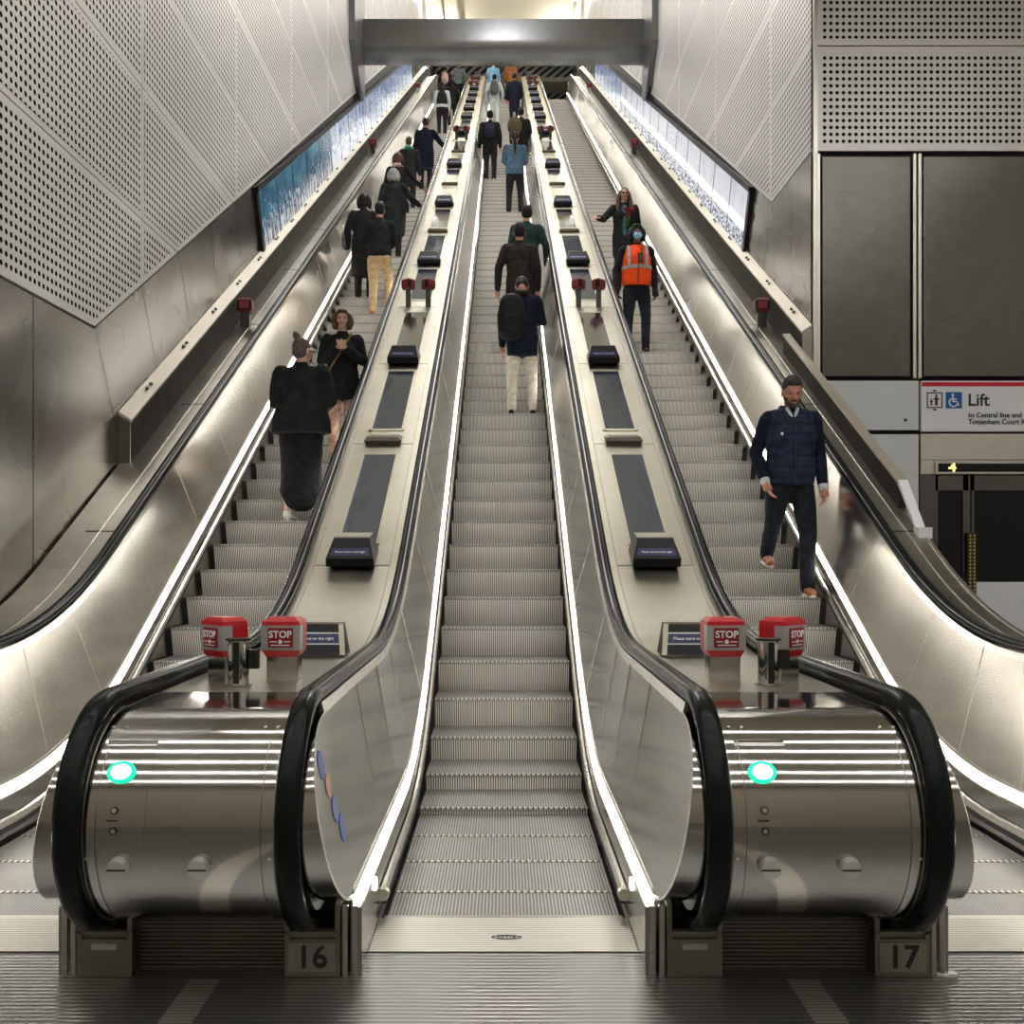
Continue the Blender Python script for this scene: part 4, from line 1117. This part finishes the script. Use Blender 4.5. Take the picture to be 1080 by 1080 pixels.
    if hood:
        c = Blob(); c.tube([(neck+V(-.09, .0, .0), .035), (neck+V(-.06, -.07, .01), .045), (neck+V(.06, -.07, .01), .045), (neck+V(.09, .0, .0), .035)]); c.build('hood', hood, root, vx, 2)
    if hat:
        c = Blob(); c.oval(hd(0, -.02, .060), (.092, .104, .075), Rh); c.build('hat', hat, root, vx, 2)
    if skirt:
        c = Blob(); c.tube([((0, hip.y, 1.0), .15*g, .12), ((0, hip.y, .85), .18*g, .15), ((0, hip.y+.01, .5), .195, .17), ((0, hip.y+.01, skirt+.03), .205, .175), ((0, hip.y+.01, skirt), .20, .17)], 20, True)
        c.build('skirt', bottom, root, vx, 2)
    else:
        c = Blob(); c.tube([((0, hip.y, .84), .125*g, .105), ((0, hip.y, .95), .165*g, .122), ((0, hip.y, 1.02), .15*g, .11)], 18)
        for s, kn, ft in ((-1, kl, fl), (1, kr, fr)):
            an = ft+V(0, -.02, .075)
            c.tube([((s*.088, hip.y-.005, .87), .100), ((V(s*.09, hip.y, .9)+kn)/2, .090), (kn, .070), (kn*.5+an*.5+V(0, -.01, 0), .062), (an, .056)])
        c.build('trousers', bottom, root, vx, 2)
    for s, kn, ft in ((-1, kl, fl), (1, kr, fr)):
        tip = legs == 'down' and s == 1
        pz = -.035 if tip else 0
        c = Blob(); c.tube([(ft+V(0, -.045, .050), .036, .030), (ft+V(0, .05, .045+pz*.6), .040, .030), (ft+V(0, .145, .030+pz), .038, .020)]); c.tube([(ft+V(0, -.03, .04), .036), (ft+V(0, -.02, .085), .040)])
        sh_ = c.build('shoe', shoes, root, .008, 2)
        c = MB(); c.loft([[ft+V(x*(.040 if y < .1 else .032), y, zz+(pz*(y+.05)/.2 if tip else 0)) for x, y in ((-1, -.07), (1, -.07), (1.05, .10), (.5, .175), (-.5, .175), (-1.05, .10))] for zz in (.003, .022)])
        so = c.build('sole', 'sole_pale' if shoes != 'shoe_dark' else 'sole_dark', root); so.parent = sh_; so.location = (0, 0, 0)
    root['k'] = k
    root.scale = (k, k, k); root.rotation_euler = (0, 0, yaw); root.location = (X, yk+.17, z0)
    if elevate is not None: root.location.z = elevate
    tag(root, label, 'person', group)
    root['joints'] = 0; del root['joints']; del root['k']
    J = dict(sh=sh, el=el, wr=wr, neck=neck, hip=hip, chest=chest, hd=hd, hdir=hdir, Rh=Rh, vx=vx)
    ALL.append(root)
    return root, J
def on(root, o):      # a thing carried by someone: same placement, but top-level
    o.scale = root.scale; o.rotation_euler = root.rotation_euler; o.location = root.location
    return o
for nm, col, kw in (('black_cloth', (.012, .012, .013), {}), ('black_soft', (.016, .020, .019), dict(scale=9)), ('navy_cloth', (.008, .012, .030), {}), ('navy_quilt', (.016, .028, .060), dict(quilt=True)),
    ('navy_trousers', (.008, .011, .017), {}), ('beige_trousers', (.62, .56, .46), dict(var=.25)), ('tan_trousers', (.52, .37, .20), dict(var=.25)), ('brown_black', (.022, .018, .014), {}),
    ('dark_green', (.010, .035, .035), {}), ('denim', (.075, .135, .20), dict(var=.35, scale=7)), ('light_blue', (.20, .40, .58), {}), ('rust', (.24, .085, .02), {}), ('fur', (.17, .12, .07), dict(var=.8, scale=50)),
    ('orange_vest', (.95, .085, .012), dict(var=.12)), ('grey_cloth', (.12, .14, .14), {}), ('white_cloth', (.62, .66, .66), dict(var=.2)), ('green_scarf', (.01, .30, .12), {}), ('pink_cloth', (.62, .42, .36), {}),
    ('teal_cloth', (.05, .13, .16), {}), ('cream_cloth', (.62, .55, .38), {}), ('backpack_black', (.008, .008, .010), dict(rough=.6)), ('backpack_navy', (.02, .028, .06), {}), ('strap_mustard', (.24, .19, .05), {}),
    ('hair_dark', (.012, .009, .008), dict(scale=60, rough=.5)), ('hair_brown', (.11, .055, .028), dict(scale=60, rough=.5)), ('hair_grey', (.45, .44, .43), dict(scale=50)), ('hair_mauve', (.15, .10, .09), dict(scale=50)),
    ('hair_salt', (.045, .043, .042), dict(scale=70)), ('shoe_dark', (.012, .012, .012), dict(rough=.5)), ('shoe_tan', (.33, .11, .035), dict(rough=.35)), ('shoe_white', (.75, .74, .68), dict(var=.15)), ('lip', (.30, .10, .08), {}),
    ('eye_dull', (.35, .32, .30), {}), ('sole_pale', (.6, .55, .48), {}), ('sole_dark', (.02, .02, .02), {}), ('reflective_band', (.42, .43, .42), dict(var=.2)), ('mask_blue', (.30, .62, .85), dict(var=.1)), ('beard', (.10, .075, .062), dict(scale=90, var=.6)), ('bare_leg', (.50, .30, .22), {})):
    fabric(nm, col, **kw)
def backpack(root, J, mat, label, w=.15, h=.23, d=.09, dx=0., dz=0.):
    r = empty('backpack'); n = J['neck']; c = V(dx, n.y-.13-d, 1.20+dz)
    b = Blob(); b.tube([(c+V(0, 0, -h+.06), w, d), (c, w*1.06, d*1.08), (c+V(0, .01, h-.07), w*.85, d*.85)], 18); b.build('bag_body', mat, r, J['vx'], 3)
    b = Blob(); b.tube([(c+V(0, -d*.75, -h*.55), w*.72, d*.5), (c+V(0, -d*.78, -.03), w*.70, d*.45)], 14); b.build('front_pocket', mat, r, J['vx'], 2)
    for s in (-1, 1):
        b = Blob(); b.tube([(c+V(s*.08, d, h-.1), .018), (V(s*.11, n.y-.01, 1.475), .016), (V(s*.125, n.y+.10, 1.36), .016), (V(s*.16, n.y+.06, 1.15), .014)], 8); b.build('strap', mat, r, .009, 1)
    on(root, r); tag(r, label, 'backpack')
def bag(root, J, mat, label, at, size, strap=True):
    r = empty('shoulder_bag'); c = V(*at); b = MB(); b.box(c-V(*size)/2, c+V(*size)/2, bev=.03); b.build('bag_body', mat, r, smooth=True)
    if strap: b = Blob(); n = J['neck']; s = -1 if c.x > 0 else 1; b.tube([(c+V(0, 0, size[2]/2), .010), (V(c.x*.45, n.y-.135, 1.25), .010), (V(s*.09, n.y-.05, 1.50), .010), (V(s*.08, n.y+.06, 1.47), .010)], 8); b.build('strap', mat, r, .008, 0)
    on(root, r); tag(r, label, 'bag')

fabric('flower_red', (.22, .012, .02), var=.6, scale=60); fabric('flower_green', (.03, .09, .03))
PIY = math.pi
# --- escalator beside the blue screens (going up)
r, J = person('person from behind with a hair bun, black coat, long black skirt and white trainers', -1.93, 9.45, yaw=-.15, H=1.75, top='black_soft', bottom='black_cloth', hem=.84, hair='hair_mauve', hairstyle='bun', skin_='skin_pale', shoes='shoe_white', arms='front', legs='apart', skirt=.26, build_=1.22, near=True, loose=.08, head_yaw=-.5)
g_ = MB()
for s in (-1, 1):
    c = J['hd'](s*.032, .105, .004); q = [c+J['Rh'] @ V(.026*math.cos(t), 0, .021*math.sin(t)) for t in [2*math.pi*i/14 for i in range(14)]]; q2 = [c+J['Rh'] @ V(.022*math.cos(t), 0, .017*math.sin(t)) for t in [2*math.pi*i/14 for i in range(14)]]
    g_.loft([[a, b_, b_+V(0, .003, 0), a+V(0, .003, 0)] for a, b_ in zip(q+q[:1], q2+q2[:1])])
g_.box(J['hd'](.078, -.01, .002), J['hd'](.082, .10, .010)); o = g_.build('glasses', 'white_bright'); on(r, o); tag(o, 'pale-rimmed glasses worn by the person with a hair bun', 'glasses')
r, J = person('person facing down the escalator with curly brown bob, black jumper and mustard strap, hands clasped', -1.72, 10.5, yaw=PIY+.12, H=1.62, top='black_cloth', bottom='bare_leg', hem=.72, hair='hair_brown', hairstyle='bob', arms='chest', build_=1.04, near=True, loose=.02, skin_='skin_pale')
s_ = empty('crossbody_strap'); b = Blob(); n = J['neck']; b.tube([(V(-.10, n.y-.03, 1.50), .014), (V(-.085, n.y+.085, 1.43), .014), (V(.0, n.y+.150, 1.28), .014), (V(.12, n.y+.150, 1.08), .014), (V(.18, n.y+.08, .96), .014)], 8); b.build('strap', 'strap_mustard', s_, .008, 1); on(r, s_); tag(s_, 'mustard crossbody strap over the black jumper of the person with a curly brown bob', 'bag strap')
r, J = person('person from behind in a black coat holding a grey bag, beside tan trousers', -2.24, 16.05, H=1.70, top='black_cloth', bottom='black_cloth', hem=.40, arms='out/down', hair='hair_dark', hairstyle='bob', skin_='skin_pale', loose=.03, build_=1.05, hood=None)
bag(r, J, 'grey_cloth', 'grey bag hanging from the arm of the person in the long black coat', (-.34, .10, 1.00), (.06, .26, .24), False)
r, J = person('person from behind in black jacket and tan trousers stepping up', -1.90, 15.3, H=1.76, top='black_cloth', bottom='tan_trousers', hem=.90, legs='up', arms='front', hair='hair_dark', hairstyle='short', build_=1.04, shoes='shoe_tan', lean=.03)
r, J = person('person from behind with light grey bobbed hair in a dark coat with a thin strap', -2.02, 18.4, H=1.66, top='black_soft', hem=.45, hair='hair_grey', hairstyle='bob', build_=1.06, arms='down/rail', loose=.03)
bag(r, J, 'black_cloth', 'small dark bag on a thin strap across the back of the grey-haired person', (.27, -.10, .98), (.08, .2, .18))
r, J = person('person from behind with dark brown hair and pink collar above the grey-haired person', -2.10, 19.8, H=1.68, top='black_cloth', hem=.5, hair='hair_brown', hairstyle='bob', build_=1.06, arms='down/rail', hood='pink_cloth')
r, J = person('person from behind in dark clothes with a bright green scarf', -2.10, 21.9, H=1.62, top='black_soft', hem=.6, hair='hair_brown', hairstyle='short', build_=1.1, hood='green_scarf', arms='down')
r, J = person('person from behind in a navy coat with one arm reaching to the handrail', -1.88, 23.9, H=1.78, top='navy_cloth', hem=.55, hair='hair_salt', hairstyle='crop', build_=1.08, arms='down/rail', loose=.02)
r, J = person('person from behind in a dark varsity jacket with white sleeves and white waistband', -2.0, 32.3, H=1.76, top='white_cloth', hem=.90, hair='hair_dark', hairstyle='long', build_=1.05, arms='down', shoes='shoe_white')
vb = Blob(); n = J['neck']; vb.tube([((0, n.y, 1.0), .180, .145), ((0, n.y+.01, 1.2), .190, .150), ((0, n.y, 1.36), .165, .125)], 16); vb.build('jacket_body', 'brown_black', r, .013, 2)
r, J = person('person from behind in black just above the varsity jacket', -1.78, 34.2, H=1.66, top='black_cloth', hem=.8, hair='hair_dark', hairstyle='bob', arms='down')
r, J = person('person from behind with a pale rucksack at the top of the crowded escalator', -2.25, 38.6, H=1.72, top='black_cloth', hem=.7, hair='hair_dark', hairstyle='short', build_=1.1)
backpack(r, J, 'pink_cloth', 'pale pink rucksack at the top of the crowded escalator', .13, .20)
r, J = person('person from behind in a grey hooded top at the top of the crowded escalator', -1.78, 39.6, H=1.80, top='grey_cloth', hem=.85, hair='hair_dark', hairstyle='short', build_=1.04, hood='grey_cloth', shoes='shoe_white', arms='out')
# --- middle escalator (going up)
r, J = person('person from behind in a navy coat and pale beige trousers, head bowed', .22, 11.75, yaw=.0, H=1.70, top='navy_cloth', bottom='beige_trousers', hem=.72, hair='hair_dark', hairstyle='short', build_=1.06, near=True, arms='down/phone', legs='apart', head_pitch=-.75, lean=.05, hood='brown_black', loose=.01)
backpack(r, J, 'backpack_black', 'large black backpack slung on one shoulder over the navy coat', .165, .26, .10, dx=-.13, dz=-.03)
r, J = person('person from behind in a dark brown jacket, standing just ahead of the black backpack', .22, 13.85, H=1.80, top='brown_black', bottom='black_cloth', hem=.74, hair='hair_dark', hairstyle='short', build_=1.08, near=True, arms='out/down')
r, J = person('person from behind in a dark green top close to the handrail', .35, 15.0, H=1.78, top='dark_green', bottom='black_cloth', hem=.82, hair='hair_dark', hairstyle='short', build_=1.08, arms='down/out', skin_='skin_warm')
r, J = person('person from behind with a long black ponytail, denim jacket and black trousers', .25, 21.5, H=1.80, top='denim', bottom='black_cloth', hem=.84, hair='hair_dark', hairstyle='ponytail', build_=1.08, arms='front', legs='apart', loose=.02)
r, J = person('person from behind in a dark tracksuit wearing a navy backpack and white trainers', -.34, 25.0, H=1.80, top='black_cloth', bottom='black_cloth', hem=.84, hair='hair_dark', hairstyle='short', build_=1.1, shoes='shoe_white')
backpack(r, J, 'backpack_navy', 'small navy backpack worn over a dark tracksuit', .115, .18, .06)
r, J = person('person from behind in a black coat with brown fur over the shoulder', .45, 25.7, H=1.76, top='black_cloth', hem=.5, hair='hair_dark', hairstyle='short', build_=1.1)
o_ = Blob(); o_.oval((-.16, -.16, 1.22), (.19, .13, .26)); fu = o_.build('fur_coat_bundle', 'fur', None, .014, 3); on(r, fu); tag(fu, 'brown fur garment carried over one shoulder on the middle escalator', 'fur coat')
r, J = person('person from behind in pale clothes under a large dark backpack', -.32, 35.2, H=1.74, top='white_cloth', bottom='white_cloth', hem=.8, hair='hair_dark', hairstyle='short', build_=1.1, arms='out')
backpack(r, J, 'grey_cloth', 'dark grey backpack on the person in pale clothes', .15, .25)
r, J = person('person from behind in a long navy coat beside the pale-clothed rider', .38, 34.8, H=1.82, top='navy_cloth', hem=.5, hair='hair_dark', hairstyle='short', build_=1.1)
r, J = person('person from behind in a light blue jacket at the top of the middle escalator', -.42, 40.2, H=1.76, top='light_blue', hem=.8, hair='hair_brown', hairstyle='short', build_=1.06)
r, J = person('person from behind in a rust brown coat at the top of the middle escalator', .30, 40.6, H=1.76, top='rust', hem=.4, hair='hair_brown', hairstyle='long', build_=1.1, loose=.02)
# --- escalator beside the lift wall (coming down)
r, J = person('person walking down in a navy quilted gilet, dark trousers and tan shoes', 2.41, 8.45, yaw=PIY-.05, H=1.84, top='navy_cloth', bottom='navy_trousers', hem=.93, hair='hair_salt', hairstyle='crop', build_=1.06, near=True, arms='down/pocket', legs='down', loose=.0, shoes='shoe_tan', head_pitch=-.38, collar=True)
n = J['neck']; hp_ = J['hip']
vb = Blob(); vb.tube([((0, hp_.y, .90), .186, .150), ((0, hp_.y+.01, 1.0), .196, .156), ((0, hp_.y+.01, 1.15), .190, .150), (J['chest'], .202, .152), ((0, n.y-.0, 1.37), .195, .125)], 22, True); vb.tube([(V(-.13, n.y, 1.41), .082), (V(0, n.y, 1.42), .08), (V(.13, n.y, 1.41), .082)]); vb.tube([(n+V(-.06, .035, -.01), .028), (n+V(-.065, -.03, .035), .030), (n+V(0, -.065, .045), .030), (n+V(.065, -.03, .035), .030), (n+V(.06, .035, -.01), .028)])
vb.build('gilet', 'navy_quilt', r, .0085, 2)
b = MB(); b.box((-.004, n.y+.145, .90), (.004, n.y+.166, 1.34)); b.build('zip', 'black_text', r)
vb = Blob(); vb.tube([(n+V(-.040, .055, .02), .016), (n+V(-.012, .095, -.055), .014)], 8); vb.tube([(n+V(.040, .055, .02), .016), (n+V(.012, .095, -.055), .014)], 8); vb.build('shirt_collar', 'white_cloth', r, .006, 1)
for i in (0, 1):
    d = J['hdir'](i); vb = Blob(); vb.tube([(J['wr'][i]-d*.005, .040), (J['wr'][i]+d*.03, .040)], 14); vb.build('shirt_cuff', 'white_cloth', r, .007, 1)
b = MB(); b.cyl((.10, n.y+.13, 1.28), (.10, n.y+.152, 1.28), .011, seg=14); b.build('chest_badge', 'white_text', r)
hd = J['hd']; vb = Blob(); vb.tube([(hd(-.060, .015, -.045), .012), (hd(-.046, .050, -.072), .018), (hd(0, .072, -.094), .024), (hd(.046, .050, -.072), .018), (hd(.060, .015, -.045), .012)], 10); vb.tube([(hd(-.03, .092, -.055), .006), (hd(0, .100, -.042), .007), (hd(.03, .092, -.055), .006)], 8); vb.build('beard', 'beard', r, .006, 1)

r, J = person('person riding down in an orange high-visibility vest, face mask, dark hat and gloves', 1.83, 13.6, yaw=PIY, H=1.76, top='black_cloth', bottom='navy_trousers', hem=.90, hair='hair_dark', hairstyle='bob', build_=1.06, near=True, arms='down/out', legs='apart', hat='dark_green', skin_='skin_brown')
n = J['neck']; vb = Blob(); vb.tube([((0, n.y, .93), .195, .150), ((0, n.y, 1.0), .205, .155), ((0, n.y, 1.18), .200, .155), ((0, n.y+.01, 1.30), .195, .155), ((0, n.y, 1.38), .17, .12)], 22, True)
for s in (-1, 1): vb.tube([(V(s*.12, n.y+.02, 1.38), .068), (V(s*.11, n.y, 1.425), .062)])
vest = vb.build('hi_vis_vest', 'orange_vest', r, .0085, 2)
b = MB()
ri = lambda z, rx, ry, e: [(rx*math.cos(t)*(1+e), n.y+.002+ry*math.sin(t)*(1+e), z) for t in [2*math.pi*i/32 for i in range(32)]]
b.loft([ri(1.135, .207, .160, 0), ri(1.185, .207, .160, 0)], caps=False); o = b.build('reflective_belt', 'reflective_band', vest)
for s in (-1, 1):
    b = Blob(); b.tube([(V(s*.115, n.y+.150, 1.17), .024, .008), (V(s*.12, n.y+.150, 1.30), .024, .008), (V(s*.12, n.y+.075, 1.45), .024, .010)], 8); b.build('reflective_brace', 'reflective_band', vest, .007, 1)
b = MB(); b.box((-.005, n.y+.145, .92), (.005, n.y+.168, 1.34)); b.build('zip', 'black_text', vest)
hd = J['hd']; vb = Blob(); vb.oval(hd(0, .070, -.045), (.062, .048, .050), J['Rh']); vb.build('face_mask', 'mask_blue', r, .007, 1)
for i in (0, 1):
    vb = Blob(); hand(vb, J['wr'][i]+J['hdir'](i)*.02, J['hdir'](i), V(0, 1, 0), V(1-2*i, 0, 0), 1.3, .6); vb.tube([(J['wr'][i]-J['hdir'](i)*.03, .042), (J['wr'][i]+J['hdir'](i)*.04, .038)]); vb.build('glove', 'black_cloth', r, .008, 1)
rd = empty('radio'); b = MB(); b.box((-.06, n.y+.155, 1.21), (-.0, n.y+.20, 1.33), bev=.01); b.build('radio_body', 'black_plastic', rd); b = MB(); b.cyl((-.045, n.y+.18, 1.32), (-.045, n.y+.18, 1.42), .006, seg=8); b.build('aerial', 'black_plastic', rd); on(r, rd); tag(rd, 'small black radio clipped to the front of the orange vest', 'radio')
r, J = person('person riding down with long wavy brown hair and sunglasses, one hand on the handrail', 1.98, 16.3, yaw=PIY, H=1.70, top='black_cloth', bottom='black_cloth', hem=.62, hair='hair_brown', hairstyle='long', build_=1.1, near=True, arms='down/rail', skin_='skin_warm', loose=.01)
hd = J['hd']; b = MB()
for s in (-1, 1): b.box(hd(s*.032-.026, .092, -.010), hd(s*.032+.026, .102, .020), bev=.004)
b.box(hd(-.01, .094, .008), hd(.01, .1, .014)); o = b.build('sunglasses', 'black_plastic'); on(r, o); tag(o, 'dark sunglasses on the long-haired person', 'sunglasses')
n = J['neck']; vb = Blob(); vb.tube([((0, n.y+.105, .95), .040, .045), ((0, n.y+.10, 1.40), .045, .045)], 12); vb.build('shirt_front', 'teal_cloth', r, .01, 2)
fl_ = empty('flower_bunch'); b = Blob()
random.seed(5)
for i in range(7): b.oval((-.06+random.uniform(-.07, .07), n.y+.22+random.uniform(-.04, .04), 1.27+random.uniform(-.06, .07)), (.035, .035, .03))
b.build('blossom', 'flower_red', fl_, .009, 0); b = Blob(); b.tube([((-.04, n.y+.20, 1.20), .05), ((-.02, n.y+.20, 1.05), .03)]); b.build('foliage', 'flower_green', fl_, .01, 1); on(r, fl_); tag(fl_, 'bunch of dark red flowers held by the long-haired person', 'flowers')
